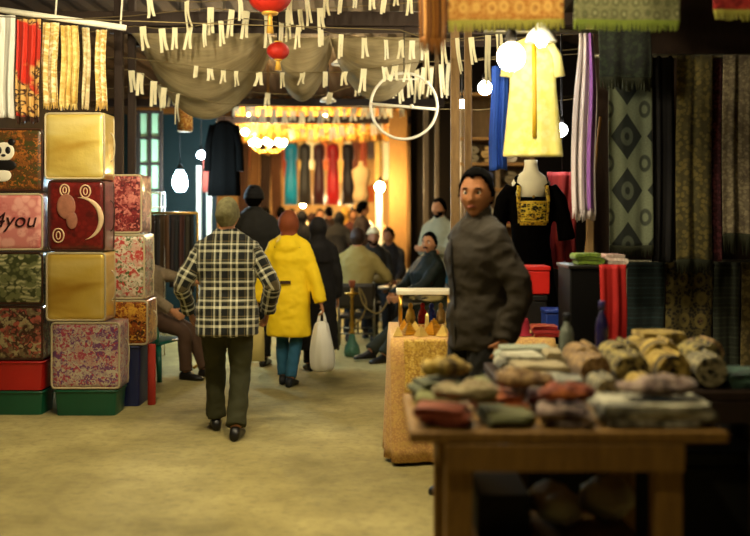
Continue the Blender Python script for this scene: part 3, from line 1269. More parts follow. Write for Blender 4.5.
# stack at the frame's edge
YA = 7.98
za = lambda a: Z(a, YA)
xa0, xa1 = X(-22, YA), X(43, YA)
PANDAM = figured('leafy_brown_print', '5a3216', '9a5c22', 'floral', .5, '3a3a16', .35, .6)
pb = blanket_bag('brown leafy bag with a panda face, atop the stack at the edge', xa0, xa1, za(192) + .002, za(128), YA, .34, PANDAM, PIPEDARK, handle=False)
pw, pk = plain('panda_white', 'd9d2bc', .4, var=.1, bump=0), plain('panda_black', '14110f', .4, var=.1, bump=0)
px_ = X(4, YA) - (xa0 + xa1) / 2
pf_ = -.34 / 2 - .002


def blob(parent, name, cx, cz, rx, rz_, m, y):
    obj(name, MB().ball((cx, y, cz), 1, 20, 10, (rx, .010, rz_)), m, parent)


blob(pb, 'panda_face', px_, .32, .085, .075, pw, pf_)
blob(pb, 'panda_ear', px_ - .06, .395, .03, .03, pk, pf_ + .001)
blob(pb, 'panda_ear', px_ + .06, .395, .03, .03, pk, pf_ + .001)
blob(pb, 'panda_eye_patch', px_ + .035, .33, .022, .03, pk, pf_ - .008)
blob(pb, 'panda_eye_patch', px_ - .035, .33, .022, .03, pk, pf_ - .008)
blob(pb, 'panda_nose', px_, .29, .018, .012, pk, pf_ - .009)
blob(pb, 'panda_shoulder', px_, .21, .10, .05, pk, pf_ + .001)
blob(pb, 'panda_belly', px_ - .01, .13, .07, .05, pw, pf_)
PINK = figured('pink_print', 'c4766e', 'd89a8c', 'speckle', .35, 'b05a58', .35, .6)
tb = blanket_bag('pink bag with a dark written word beneath the panda bag', xa0, xa1, za(251) + .002, za(193), YA, .34, PINK, handle=False)
fc = bpy.data.curves.new('lettering', 'FONT')
fc.body = '4you'
fc.size = .17
fc.extrude = .002
fc.shear = .25
fo = bpy.data.objects.new('lettering', fc)
COL.objects.link(fo)
fme = bpy.data.meshes.new_from_object(fo.evaluated_get(bpy.context.evaluated_depsgraph_get()))
bpy.data.objects.remove(fo)
fme.transform(Matrix.Translation((X(0, YA) - (xa0 + xa1) / 2 - .05, -.34 / 2 - .009, .19)) @ Matrix.Rotation(PI / 2, 4, 'X'))
obj('lettering', fme, None, tb)
fme.materials.clear()
fme.materials.append(plain('dark_ink', '2a0c0c', .5, var=0, bump=0))
GREENSW = figured('green_scroll_print', '6a6c42', 'b4ae80', 'brocade', .8, '3c4020', .35, .6)
blanket_bag('olive bag with pale scroll pattern below the pink bag', xa0, xa1, za(305) + .002, za(252), YA, .34, GREENSW, PIPEDARK, handle=False)
BROWNP = figured('brown_bowl_print', '3a1f14', '9a8a62', 'floral', .3, 'a05040', .35, .6)
blanket_bag('dark brown bag with big pale flower below the olive scroll bag', xa0, X(43, YA), za(361) + .002, za(306), YA, .34, BROWNP, PIPEDARK, handle=False)
# two bags in the stack behind, towards the lane
YC = 8.34
zc_ = lambda a: Z(a, YC)
REDFLORAL = figured('crimson_floral_print', '7c2426', 'c87a6c', 'floral', .5, '4a1016', .35, .6)
blanket_bag('crimson flowered bag with an orange corner, set behind the maroon bag', X(100, YC), X(142, YC), zc_(234) + .002, zc_(174), YC, .4, REDFLORAL)
WHITEFLORAL = figured('white_red_print', 'cdbfa6', 'b03a34', 'floral', .4, '4a5a2a', .35, .6)
blanket_bag('white bag with red and green print under the crimson flowered bag', X(100, YC), X(145, YC), zc_(300) + .002, zc_(234), YC, .4, WHITEFLORAL)
ORANGEP = figured('orange_gold_print', '9a4a12', 'd8a43a', 'floral', .5, '3c1a0a', .35, .6)
blanket_bag('orange and gold bag low in the stack next to the green chair', X(100, YC), X(148, YC), zc_(346) + .002, zc_(300), YC, .4, ORANGEP, VINYL)


def bin_(name, label, x0, x1, z0, z1, Y, d, m, rim, cat='crate'):
    w_, h = x1 - x0, z1 - z0
    t = thing(name, label, cat, ((x0 + x1) / 2, Y + d / 2, z0))
    mb = MB()

    def ring(hx, hy, z, c=.03):
        P = []
        for sx, sy, a0 in ((1, 1, 0), (-1, 1, 90), (-1, -1, 180), (1, -1, 270)):
            P += [Vector((sx * (hx - c) + c * math.cos(math.radians(a0 + q)), sy * (hy - c) + c * math.sin(math.radians(a0 + q)), z)) for q in (0, 45, 90)]
        return P
    hx, hy = w_ / 2 - .012, d / 2 - .012
    mb.loft([ring(hx * .94, hy * .94, .001), ring(hx, hy, h - .012), ring(hx - .012, hy - .012, h - .012), ring(hx * .94 - .012, hy * .94 - .012, .02)])
    obj('tub', mb, m, t, angle=40)
    obj('rim', MB().tube(ring(w_ / 2 - .012, d / 2 - .012, h - .012), .011, 7, True, up=(0, 0, 1)), rim, t)
    return t


GREENPL = plain('green_plastic', '0e4a30', .4, spec=.5, var=.15, bump=.05)
REDPL = plain('red_plastic', 'a81a14', .4, spec=.5, var=.15, bump=.05)
BLUEPL = plain('blue_plastic', '141f4a', .4, spec=.5, var=.15, bump=.05)
bin_('plastic_crate', 'green plastic crate on the floor under the rose printed bag', X(52, YB), X(118, YB), 0, zz(390) - .002, YB, .34, GREENPL, GREENPL)
bin_('plastic_crate', 'red plastic crate below the dark brown flowered bag', xa0, X(44, YA), za(391) + .002, za(361) - .002, YA, .34, REDPL, REDPL)
bin_('plastic_crate', 'green plastic crate on the floor beneath the red crate', xa0, X(44, YA), 0, za(391) - .002, YA, .34, GREENPL, GREENPL)
bin_('plastic_tub', 'tall dark blue tub carrying the stack next to the green chair', X(104, YC), X(141, YC), 0, zc_(346) - .002, YC, .4, BLUEPL, BLUEPL, 'tub')
# red rolled mat standing beside the tub
t = tag(obj('rolled_mat', MB().lathe([(.030, 0), (.034, .01), (.034, .50), (.030, .51)], n=16), plain('red_mat', 'b03526', .7), None, True, (X(149, YC), YC + .1, 0), angle=40), 'red rolled mat standing on the floor beside the dark blue tub', 'mat')

# rail with scarves above the stacks
RAILY = 8.05
ra, rb = at(-60, 1, RAILY), at(126, 28, RAILY)
rail = thing('clothes_rail', 'white sloping rail with scarves over the blanket stacks', 'rail', ra)
obj('bar', MB().tube([Vector((0, 0, 0)), rb - ra], .024, 10), WHITEMETAL, rail)
for f in (.25, .62, .97):
    p = (rb - ra) * f
    obj('tie', MB().tube([p, Vector((p.x + .08, p.y, 4.3 - ra.z))], .008, 6), WHITEMETAL, rail)
rail_z = lambda x: ra.z + (rb.z - ra.z) * (x - ra.x) / (rb.x - ra.x)
WHITESILK = plain('white_silk', 'd6d4c8', .5, var=.12, vs=5, sheen=.2)
GOLDLACE = figured('gold_lace', 'c8a458', 'e2c888', 'brocade', 1.2, 'ecdcb0', .55)
GOLDPLAIN = figured('gold_shiny', 'd4b464', 'e0c880', 'speckle', .8, 'c09c48', .45)
REDLEO = figured('red_leopard', 'cfa25a', '3a1c0c', 'leopard', 1.0, 'c02a14', .6)
CREAM = figured('cream_net', 'cdb888', 'e0d2a8', 'speckle', 1, 'b49a60', .6)
for x0, x1, y1, m, lab, fl, dy in (
        (-18, 16, 118, WHITESILK, 'white scarf on the sloping rail next to the red leopard scarf', 3, 0),
        (15, 43, 117, REDLEO, 'red and leopard print scarf hanging from the sloping rail', 3, -.02),
        (40, 60, 103, GOLDLACE, 'gold lace scarf next to the red leopard scarf', 2, 0),
        (58, 80, 103, GOLDPLAIN, 'wide plain gold scarf right above the upper gold bag', 3, .015),
        (80, 91, 103, CREAM, 'narrow cream scarf on the sloping rail', 2, 0),
        (94, 109, 104, GOLDLACE, 'gold lace scarf at the lane end of the sloping rail', 2, -.01)):
    xa, xb = X(x0, RAILY), X(x1, RAILY)
    zt = rail_z((xa + xb) / 2) - .045
    o = sheet('hanging_scarf', xb - xa - .034, zt - Z(y1, RAILY), m, None, ((xa + xb) / 2, RAILY + dy, zt), fl, .022, x0, 1.0, .0 if m is WHITESILK else .05)
    tag(o, lab, 'scarf', 'scarves on the sloping rail')

# garment rack, wire basket, plastic chair behind the stacks
RY = 10.6
t = thing('garment_rack', 'low metal rack of dark hanging strips by the seated customer', 'rack', (X(172, RY), RY, 0))
wr_ = .27
for s in (-1, 1):
    obj('upright', MB().tube([(s * wr_, 0, 0), (s * wr_, 0, Z(212, RY))], .014, 8), BRASS, t)
    obj('foot', MB().tube([(s * wr_, -.2, .015), (s * wr_, .2, .015)], .014, 8), BRASS, t)
obj('bar', MB().tube([(-wr_, 0, Z(213, RY)), (wr_, 0, Z(213, RY))], .014, 8), BRASS, t)
cols = ['2a1a12', '1c1712', '3a2a16', '4a3018', '241a1a', '181818', '3a1c14', '2c2618', '15130f']
for i, c in enumerate(cols):
    xx = X(172, RY) - wr_ + .06 + i * (2 * wr_ - .12) / 8
    o = sheet('hanging_belt', .05, .72 + .05 * (i % 3), plain('belt_cloth', c, .7), None, (xx, RY, Z(213, RY) - .016), 1, .008, i, 1, 0, 6, 10)
    tag(o, 'dark strip hanging on the low brass rack by the seated customer', 'belt', 'dark strips on the low rack')
BY = 11.3
t = thing('wire_basket', 'white wire basket on a stand under the bluish lamp', 'basket', (X(152, BY), BY, 0))
bz0, bz1 = Z(222, BY), Z(193, BY)
for z in (bz0, (bz0 + bz1) / 2, bz1):
    obj('hoop', MB().tube([(x, y, z) for x, y in ((-.12, -.1), (.12, -.1), (.12, .1), (-.12, .1))], .009, 6, True, up=(0, 0, 1)), WHITEMETAL, t)
for x, y in ((-.12, -.1), (.12, -.1), (.12, .1), (-.12, .1), (0, -.1)):
    obj('wire', MB().tube([(x, y, 0), (x, y, bz1)], .009, 6), WHITEMETAL, t)
CY = 9.9
GREENCH = plain('green_chair_plastic', '0c5a48', .35, spec=.5, var=.1, bump=.02)


def plastic_chair(label, loc, rz, m):
    t = thing('plastic_chair', label, 'chair', loc, rz)
    t.scale = (1.22, 1.12, .84)
    obj('seat', MB().box((0, 0, .43), (.46, .46, .03)), m, t, bevel=.012)
    mb = MB().grid(lambda a, b: Vector((-.23 + .46 * a, .21 + .07 * b - .04 * math.sin(PI * a) * 0, .44 + .42 * b)), 8, 8)
    obj('backrest', mb, m, t, solid=.02)
    for sx in (-1, 1):
        for sy in (-1, 1):
            obj('leg', MB().tube([(sx * .20, sy * .19, .42), (sx * .235, sy * .225, 0)], [.03, .022], 8), m, t)
        P, rr = catmull([Vector((sx * .24, -.20, .43)), Vector((sx * .255, -.20, .62)), Vector((sx * .255, -.05, .65)), Vector((sx * .24, .24, .64))], [.018] * 4, 4)
        obj('armrest', MB().tube(P, rr, 8), m, t)
    return t


plastic_chair('green plastic armchair under the customer beside the blanket stall', (X(150, CY), CY, 0), math.radians(75), GREENCH)
# patterned paper lantern tube, red strip and black coat hanging further in
t = thing('paper_lantern', 'orange patterned tube lantern hanging beside the draped net', 'lantern', at(185, 132, 11.0))
obj('shade', MB().lathe([(.07, 0), (.085, .02), (.085, .25), (.07, .27)], n=20), figured('lantern_paper', 'b8782a', '7a2a18', 'brocade', 1.5, 'd8b060', .6, co='Object'), t)
obj('cord', MB().tube([(0, 0, .26), (0, 0, 3.72 - Z(132, 11))], .006, 6), IRON, t)
o = sheet('red_cloth_strip', .12, .42, plain('red_strip', 'b0503e', .7), None, (X(208, 12.65), 12.62, Z(157, 12.65)), 2, .012, 5, 1, .03, 12, 12)
tag(o, 'short red cloth strip hanging on the white post', 'cloth')
t = thing('black_coat', 'long black garment hanging over the dark hatted man', 'coat', (X(224, 12.2), 12.2, Z(196, 12.2)))
rings = []
for z, wd, dp in ((0, .20, .06), (.25, .19, .06), (.5, .17, .055), (.72, .165, .05), (.86, .15, .045), (.92, .05, .03)):
    rings.append([Vector((wd * math.cos(q) * (1 + .06 * math.sin(5 * q)), dp * math.sin(q) * (1 + .2 * math.sin(7 * q)), z)) for q in (2 * PI * k / 28 for k in range(28))])
obj('coat_body', MB().loft(rings), BLACKCLOTH, t)
for s in (-1, 1):
    obj('sleeve', MB().tube([(s * .13, 0, .86), (s * .19, -.01, .6), (s * .2, -.01, .3)], [.05, .045, .05], 10), BLACKCLOTH, t)
obj('hanger', MB().tube([(0, 0, .90), (0, 0, 4.29 - Z(196, 12.2))], .006, 6), IRON, t)


# ------------------------------------------------------------------ people in the lane
def V(*a): return Vector(a)


g = G('plaid_flannel', .85, sheen=.1)
u, vv, _ = g.xyz(g.co('pat'))
PL = [(0, '0d0f0a'), (.22, 'c8c4a4'), (.36, '0d0f0a'), (.52, '4a4c38'), (.60, 'd0ccb0'), (.70, '23281a'), (.78, '6a5c3a'), (.84, '0d0f0a')]
c1 = g.ramp(g.math('FRACT', g.math('MULTIPLY', u, 1 / .135)), PL, True)
c2 = g.ramp(g.math('FRACT', g.math('MULTIPLY', vv, 1 / .135)), PL, True)
g.color(g.mix(.5, c1, c2))
PLAID = g.m
TROUS = plain('olive_trousers', '33331c', .85, var=.2)
person('person', 'grey haired man in plaid shirt walking away down the lane', (X(227, 7.25), 7.25, 0), PI + .06, 1.735,
       hip=.905, lean=.05, hands=(V(.29, -.16, .90), V(-.29, -.10, .90)), elbows=(V(.6, .8, 0), V(-.6, .8, 0)),
       feet=(V(.10, -.22, .085), V(-.075, .14, .085)), head=(-.1, .05), girth=1.14, skin=SKIN, top=PLAID, top_name='plaid_shirt', length=.17, flare=1.08,
       bottom=TROUS, shoe=SHOE_B, hair=HAIR_G, style='short', collar=.03, pat=True, infl=.028, vs=.013, wr=.014, detail=1, legw=1.25)
YELLOW = plain('yellow_coat', 'ecc814', .75, var=.15, vs=8)
JEANS = plain('blue_jeans', '2a5a74', .85, var=.25, vs=12)
BRSCARF = plain('brown_scarf', '7a3c1c', .8, var=.25, vs=10)
BOOT = plain('dark_boot', '1b1e20', .5, var=.1)
r, HM, T, arms, S = person('person', 'woman in yellow hooded coat and rust headscarf walking away', (X(289, 9.4), 9.4, 0), PI - .12, 1.63,
       hip=.92, hands=(V(.34, -.02, .84), V(-.335, .02, .82)), elbows=(V(.8, .6, 0), V(-.9, .4, 0)), feet=(V(.08, -.08, .08), V(-.03, .08, .08)),
       fem=True, skin=SKIN, top=YELLOW, top_name='hooded_coat', length=.42, flare=1.13, bottom=JEANS, shoe=BOOT, hood=True, collar=.05, infl=.036, curl=.9, wr=.013, detail=0, legw=.7)
hijab(r, HM, T, S, BRSCARF, .03, 2)
# belt tab on the back of the coat
tb_ = T((0, .175, .13))
obj('back_tab', MB().box(tb_, (.10, .02, .03)), plain('tab_leather', '3a2410', .5), r, bevel=.004)
# white carrier bag in her hand
wr_pt = r.matrix_basis @ (S @ (arms[1][2] + V(-.005, 0, -.095)))
bpy.context.view_layer.update()
wr_pt = Matrix.Translation(r.location) @ Matrix.Rotation(r.rotation_euler.z, 4, 'Z') @ (S @ (arms[1][2] + V(-.01, 0, -.085)))
PLASTIC = plain('white_plastic_film', 'd9d6c4', .4, spec=.5, var=.06, bump=.3, bs=14)
t = thing('carrier_bag', 'white plastic carrier bag in the hand of the woman in yellow', 'bag', wr_pt)
mb = MB()
rings = []
for z, wx, wy in ((-.56, .06, .05), (-.55, .11, .08), (-.47, .124, .10), (-.34, .112, .10), (-.22, .088, .08), (-.13, .07, .05), (-.09, .05, .035)):
    rings.append([Vector((wx * math.cos(q) * (1 + .07 * math.sin(3 * q + z * 9) + .04 * math.sin(9 * q + z * 14)), wy * math.sin(q) * (1 + .08 * math.sin(4 * q + z * 12) + .05 * math.sin(11 * q)), z)) for q in (2 * PI * k / 36 for k in range(36))])
mb.loft(rings)
obj('bag_body', mb, PLASTIC, t, sub=1)
P, rr = catmull([V(-.03, 0, -.10), V(-.022, 0, -.04), V(0, 0, 0.0), V(.022, 0, -.04), V(.03, 0, -.10)], [.018, .012, .009, .012, .018], 4)
obj('bag_handle', MB().tube(P, rr, 8), PLASTIC, t)

tp = Matrix.Translation(r.location) @ Matrix.Rotation(r.rotation_euler.z, 4, 'Z') @ (S @ (arms[0][2] + V(.02, 0, -.09)))
CREAMBAG = plain('cream_canvas', 'cdbb74', .8, var=.15)
t = thing('tote_bag', 'cream tote bag at the other side of the woman in yellow', 'bag', tp)
rings = []
for z, wx, wy in ((-.48, .10, .03), (-.47, .095, .05), (-.3, .095, .055), (-.18, .09, .04), (-.15, .085, .02)):
    rings.append([Vector((wx * math.cos(q), wy * math.sin(q), z)) for q in (2 * PI * k / 24 for k in range(24))])
obj('bag_body', MB().loft(rings), CREAMBAG, t)
P, rr = catmull([V(-.06, 0, -.16), V(-.03, 0, -.05), V(0, 0, 0.0), V(.03, 0, -.05), V(.06, 0, -.16)], [.009] * 5, 4)
obj('bag_handle', MB().tube(P, rr, 8), CREAMBAG, t)

DARKJ = plain('charcoal_jacket', '191712', .85, var=.3)
DARKT = plain('black_trousers', '12110e', .85, var=.3)
KNIT = plain('black_knit', '090807', .9, var=.3, bump=.4, bs=200)
person('person', 'tall man in black knit cap and dark jacket ahead of the plaid shirt', (X(254, 10.7), 10.7, 0), PI, 1.90, hands=(V(.26, -.1, .88), V(-.26, -.08, .86)),
       skin=SKIN_D, top=DARKJ, top_name='jacket', length=.14, bottom=DARKT, shoe=SHOE_B, hair=HAIR_B, hat=(KNIT, -.005, .026), collar=.05, infl=.034, feet=(V(.10, -.12, .08), V(-.11, .1, .08)))
BLACKR = plain('black_robe', '14110e', .85, var=.3)
r, HM, T, arms, S = person('person', 'woman in long black robe and black headscarf beside the yellow coat', (X(318, 10.3), 10.3, 0), PI + .2, 1.56, fem=True, skin=SKIN,
       top=BLACKR, top_name='long_robe', length=.68, flare=1.25, bottom=DARKT, shoe=SHOE_B, infl=.03, hands=(V(.24, -.1, .85), V(-.24, -.08, .84)))
hijab(r, HM, T, S, plain('black_scarf', '120e0c', .85, var=.3), .16, 5)

# customer seated behind the bag stacks, one arm stretched towards the lane
GREYPAT = plain('speckled_cardigan', '7a6a52', .9, var=.5, vs=60)
person('person', 'customer seated by the blanket stall stretching an arm into the lane', (X(143, CY) + .10, CY, 0), math.radians(78), 1.66, hip=.66, lean=-.20,
       hands=(V(.10, -.50, .98), V(-.22, -.30, .72)), feet=(V(.10, -.54, .08), V(-.12, -.42, .08)), elbows=(V(.6, .3, -.6), V(-.6, .3, -.6)),
       skin=SKIN, top=GREYPAT, top_name='cardigan', length=.05, bottom=plain('brown_trousers', '4a3526', .85), shoe=SHOE_B, hair=HAIR_B)

# the men round the water pipe
def chair(label, loc, rz, m, frame, group=None):
    t = thing('cafe_chair', label, 'chair', Vector(loc) + Matrix.Rotation(rz, 3, 'Z') @ Vector((0, .10, 0)), rz, group)
    t.scale = (1.08, 1.05, .88)
    obj('seat', MB().box((0, .035, .44), (.42, .35, .05)), m, t, bevel=.018)
    mb = MB().grid(lambda a, b: Vector((-.20 + .40 * a, .225 + .05 * b + .03 * math.sin(PI * a), .56 + .34 * b)), 10, 6)
    obj('backrest', mb, m, t, solid=.03)
    for sx in (-1, 1):
        obj('leg', MB().tube([(sx * .19, -.19, .42), (sx * .2, -.2, 0)], .014, 8), frame, t)
        obj('leg', MB().tube([(sx * .19, .275, .92), (sx * .195, .22, .45), (sx * .2, .26, 0)], .014, 8), frame, t)
    obj('stretcher', MB().tube([(-.196, .238, .22), (.196, .238, .22)], .010, 8), frame, t)
    obj('stretcher', MB().tube([(-.196, -.195, .24), (.196, -.195, .24)], .010, 8), frame, t)
    return t


SEATB = plain('dark_seat_vinyl', '2a2318', .5, spec=.4)
YO = 12.2
chair('dark cafe chair under the man in the olive shirt', (X(357, YO), YO, 0), PI, SEATB, GREY)
OLIVE = plain('olive_shirt', '8f7f48', .85, var=.18)
person('person', 'man in olive shirt seated with his back to the lane', (X(357, YO), YO, 0), PI - .1, 1.76, hip=.605, lean=.08, hands=(V(.20, -.30, .80), V(-.20, -.30, .80)),
       elbows=(V(.8, .4, -.4), V(-.8, .4, -.4)), feet=(V(.16, -.40, .08), V(-.16, -.42, .08)), girth=1.08, skin=SKIN, top=OLIVE, top_name='shirt', length=.06, bottom=DARKT, shoe=SHOE_B,
       hair=HAIR_BR, style='short', collar=.03, infl=.03)
YW = 13.55
chair('dark cafe chair under the man in the white skullcap', (X(373, YW), YW, 0), .1, SEATB, GREY)
person('person', 'man in white skullcap seated facing the lane', (X(373, YW), YW, 0), .1, 1.74, hip=.61, lean=.06, hands=(V(.16, -.32, .66), V(-.16, -.32, .66)), feet=(V(.14, -.42, .08), V(-.14, -.42, .08)),
       skin=SKIN_D, top=DARKJ, top_name='jacket', length=.05, bottom=DARKT, shoe=SHOE_B, hair=HAIR_B, hat=(plain('white_cap', 'd2c8a2', .85), .028, .024), beard=HAIR_B, head=(.0, .12))
chair('dark cafe chair under the man in black beyond the water pipe', (X(389, 14.55), 14.55, 0), -.2, SEATB, GREY)
person('person', 'man in black seated against the broad pale pillar', (X(389, 14.55), 14.55, 0), -.2, 1.7, hip=.625, hands=(V(.16, -.32, .66), V(-.16, -.32, .66)), feet=(V(.14, -.40, .08), V(-.14, -.40, .08)),
       skin=SKIN_D, top=plain('black_pullover', '171310', .85), top_name='pullover', length=.05, bottom=DARKT, shoe=SHOE_B, hair=HAIR_B, head=(-.3, .1))
YG = 11.2
rzg = math.radians(-62)
chair('dark cafe chair under the man in the green jacket', (X(427, YG), YG, 0), rzg, SEATB, GREY)
LEATHER = plain('green_black_leather', '0a120b', .65, spec=.2, var=.3, bump=.15)
person('person', 'heavy man in shiny dark green jacket seated with legs stretched out', (X(427, YG), YG, 0), rzg, 1.70, hip=.615, lean=-.05, hands=(V(.14, -.40, .74), V(-.2, -.34, .72)),
       elbows=(V(.8, .4, -.4), V(-.8, .4, -.4)), feet=(V(.10, -.62, .08), V(-.14, -.70, .08)), knees=(V(.1, -.6, 1), V(-.2, -.6, 1)), girth=1.22, skin=SKIN, top=LEATHER, top_name='leather_jacket', length=.06,
       bottom=plain('dark_olive_trousers', '22251a', .85), shoe=SHOE_B, hair=HAIR_B, collar=.05, infl=.034, moustache=HAIR_B, detail=1, head=(.55, -.02), vs=.013, legw=1.4)
DENIM = plain('faded_denim', '8c8c74', .85, var=.2, vs=14)
person('person', 'man in faded denim shirt standing behind the seated smokers', (X(439, 12.9), 12.9, 0), -.55, 1.80, hands=(V(-.05, -.24, 1.13), V(.03, -.26, 1.10)), elbows=(V(.8, .3, -.6), V(-.8, .3, -.6)),
       skin=SKIN, top=DENIM, top_name='denim_shirt', length=.12, bottom=JEANS, shoe=SHOE_B, hair=HAIR_B, collar=.03, beard=HAIR_B, head=(-.1, 0), palm=(V(0, 1, 0), V(0, 1, 0)))

# water pipe
t = thing('water_pipe', 'tall brass and glass water pipe standing before the man in green', 'hookah', (X(352, 11.3), 11.3, 0))
GLASSG = G('green_glass', .12, spec=.6)
GLASSG.b.inputs['Transmission Weight'].default_value = .6
GLASSG.color('4a7a62')
obj('glass_base', MB().lathe([(.02, .0), (.085, .005), (.095, .05), (.08, .12), (.045, .18), (.03, .24), (.034, .26)], n=22), GLASSG.m, t)
obj('stem', MB().lathe([(.03, .255), (.036, .28), (.02, .31), (.03, .36), (.018, .42), (.026, .50), (.016, .56), (.022, .62), (.014, .66), (.03, .70), (.085, .71), (.085, .722), (.02, .73), (.018, .78)], n=20), BRASS, t)
obj('bowl', MB().lathe([(.016, .775), (.03, .80), (.042, .85), (.038, .86), (.008, .835)], n=18), plain('clay', '8a4a2a', .8), t)
P, rr = catmull([V(.02, 0, .34), V(.12, -.02, .46), V(.16, -.02, .62), V(.08, -.03, .78), V(.14, -.05, .58), V(.30, -.10, .50), V(.42, -.05, .66)], [.012] * 7, 6)
obj('hose', MB().tube(P, rr, 8), plain('hose_fabric', '6a5a30', .7), t)
t = thing('cafe_table', 'small round metal table behind the water pipe', 'table', (X(397, 12.75), 12.75, 0))
obj('tabletop', MB().lathe([(.01, .66), (.24, .66), (.25, .675), (.24, .69), (.01, .69)], n=28), GREY, t, angle=40)
obj('pedestal', MB().lathe([(.17, 0), (.17, .015), (.03, .04), (.022, .30), (.022, .655)], n=16), IRON, t)
GLASS = G('tea_glass', .08, spec=.5)
GLASS.b.inputs['Transmission Weight'].default_value = .8
GLASS.color('d8b070')
for i, (dx, dy) in enumerate(((-.08, -.05), (.07, -.08), (.02, .1))):
    tag(obj('tea_glass', MB().lathe([(.02, 0), (.026, .003), (.022, .04), (.03, .085), (.027, .085), (.018, .04), (.018, .008)], n=16), GLASS.m, None, True, (X(397, 12.75) + dx, 12.75 + dy, .6915)),
        'small tea glass on the round metal table', 'glass', 'tea glasses on the round table')

# the crowd deep in the lane
crowd = [
    (265, 17.6, 1.72, 2.8, '241c14', 'dark coated shopper seen below the chandelier', 0, None),
    (281, 18.5, 1.74, 3.3, '3a2416', 'shopper in a brown coat below the turquoise dress', 0, None),
    (292, 20.3, 1.70, .4, '1a1612', 'dark haired shopper in black facing out below the turquoise dress', 0, None),
    (302, 17.6, 1.66, 3.0, '181410', 'woman in black scarf below the charcoal dress', 1, '15100e'),
    (312, 19.4, 1.62, 2.6, 'a03a4c', 'person in a pink top in the lit crowd', 1, '3a2018'),
    (320, 18.5, 1.70, .2, '2c2a30', 'person in slate grey below the wine dress', 0, None),
    (329, 20.3, 1.76, 3.4, '2a2018', 'man with brown hair and dark coat below the red dress', 0, None),
    (337, 17.6, 1.66, 2.9, '15120e', 'stooping person in black next to the orange shawl', 1, '15120e'),
    (345, 19.4, 1.72, 3.0, 'c07a1e', 'person in an orange shawl among the crowd', 1, 'c8963c'),
    (362, 16.9, 1.82, 1.9, '2e1e14', 'tall man in dark brown jacket next to the starry lamp', 0, None),
    (353, 18.5, 1.7, 0.3, '4a2018', 'person in dark red by the lit counter', 0, None),
    (262, 20.5, 1.66, .5, 'a89a80', 'person in a pale shirt far under the chandelier', 0, None),
]
for px, Y, H, rz, colr, lab, fem, scarf in crowd:
    m = plain('crowd_cloth', colr, .85, var=.2)
    r, HM, T, arms, S = person('person', lab, (X(px, Y), Y, 0), rz, H, skin=SKIN, top=m, top_name='coat', length=.3 if not fem else .6, flare=1.15, bottom=DARKT, shoe=SHOE_B,
                               hair=HAIR_B if not fem else None, fem=bool(fem), infl=.03, vs=.022, wr=.008, group=None,
                               lean=.28 if 'stooping' in lab else 0.02, hands=(V(.22, -.16, .95), V(-.22, -.2, 1.0)))
    if scarf:
        hijab(r, HM, T, S, plain('crowd_scarf', scarf, .85), .1, px)

# the stallholder by the goods tables
SKIN_V = plain('skin_tan', '96633e', .6, spec=.2, var=.1, vs=18, bump=.08, bs=180)
JACK = plain('zip_jacket', '261f12', .8, var=.35, vs=10)
r, HM, T, arms, S = person('person', 'dark haired man in zipped olive jacket standing among the goods tables', (X(479, 5.72), 5.72, 0), math.radians(-62), 1.84, lean=.03, hip=.93,
       hands=(V(.235, .0, .865), V(-.20, -.02, .88)), elbows=(V(.6, .6, 0), V(-.4, .9, 0)), feet=(V(.12, .02, .08), V(-.1, -.05, .08)),
       head=(math.radians(42), .03), skin=SKIN_V, top=JACK, top_name='zip_jacket', length=.13, bottom=plain('black_jeans', '100f0c', .85), shoe=SHOE_B, hair=HAIR_B, style='short',
       collar=.065, infl=.034, detail=1, hsz=1.09, vs=.011, wr=.018, curl=1.0)
P = [T((0, -.118 - .034 - .012 * (z > .2), z)) for z in (-.10, 0, .1, .2, .3, .4, .47)]
obj('zip', MB().tube(P, .006, 6), IRON, r)

# ------------------------------------------------------------------ overhead: draped nets, lanterns, bunting, wheel
g = G('net_cloth', .9, spec=.1)
v = g.co('UV')
n = g.noise(g.scale(v, (1, 6, 1)), 3, 4)
g.color(g.mix(n, '75684a', 'b8a880'))
g.put(g.b.inputs['Alpha'], g.math('ADD', .42, g.math('MULTIPLY', g.noise(g.scale(v, (2, 20, 1)), 3, 4), .6)))
g.bump(g.noise(g.scale(v, (3, 30, 1)), 4, 3), .3, .01)
NET = g.m


def swag(label, px0, px1, pyt, pyb, Y, depth, seed):
    x0, x1, zt, zb = X(px0, Y), X(px1, Y), Z(pyt, Y), Z(pyb, Y)
    t0 = Vector(((x0 + x1) / 2, Y, zt))
    w_, d = x1 - x0, zt - zb

    def fn(a, b):
        s = 4 * a * (1 - a)
        sag = d * (s ** .8)
        # b runs from the front edge round the belly to the back edge
        ang = b
        z = -sag * (.30 + .70 * math.sin(PI * min(1, ang * .62)) ** 1.1) + .018 * math.sin(b * 26 + seed + a * 3)
        z = -sag * (ang ** .6) * (1 - .25 * max(0, ang - .75) * 4) + .02 * s * math.sin(b * 22 + seed)
        y = -depth / 2 + depth * b - .1 * s * math.sin(PI * b)
        return Vector(((a - .5) * w_, y, z))
    o = obj('draped_net', MB().grid(fn, 40, 30, lambda a, b: (a * w_, b * depth * 2)), NET, None, True, t0, solid=.006)
    tag(o, label, 'net', 'nets draped under the roof')


swag('sagging pale net drape between the bunting and the bluish lamp', 140, 268, 40, 131, 9.4, .75, 1)
swag('sagging net drape behind the small red lantern', 270, 331, 42, 110, 9.3, .6, 4)
swag('wide net drape reaching behind the white wheel', 333, 424, 45, 108, 9.4, .7, 7)
struct('beam_6', MB().box((-.6, 9.72, Z(42, 9.4) + .05), (3.6, .06, .07)), DARKWOOD)
struct('beam_7', MB().box((-.6, 9.05, Z(42, 9.4) + .05), (3.6, .06, .07)), DARKWOOD)

REDPAPER = plain('red_paper', 'a8200e', .6, var=.12, vs=8)
GOLDP = plain('gold_paper', 'd0a040', .45, .3, var=.1)


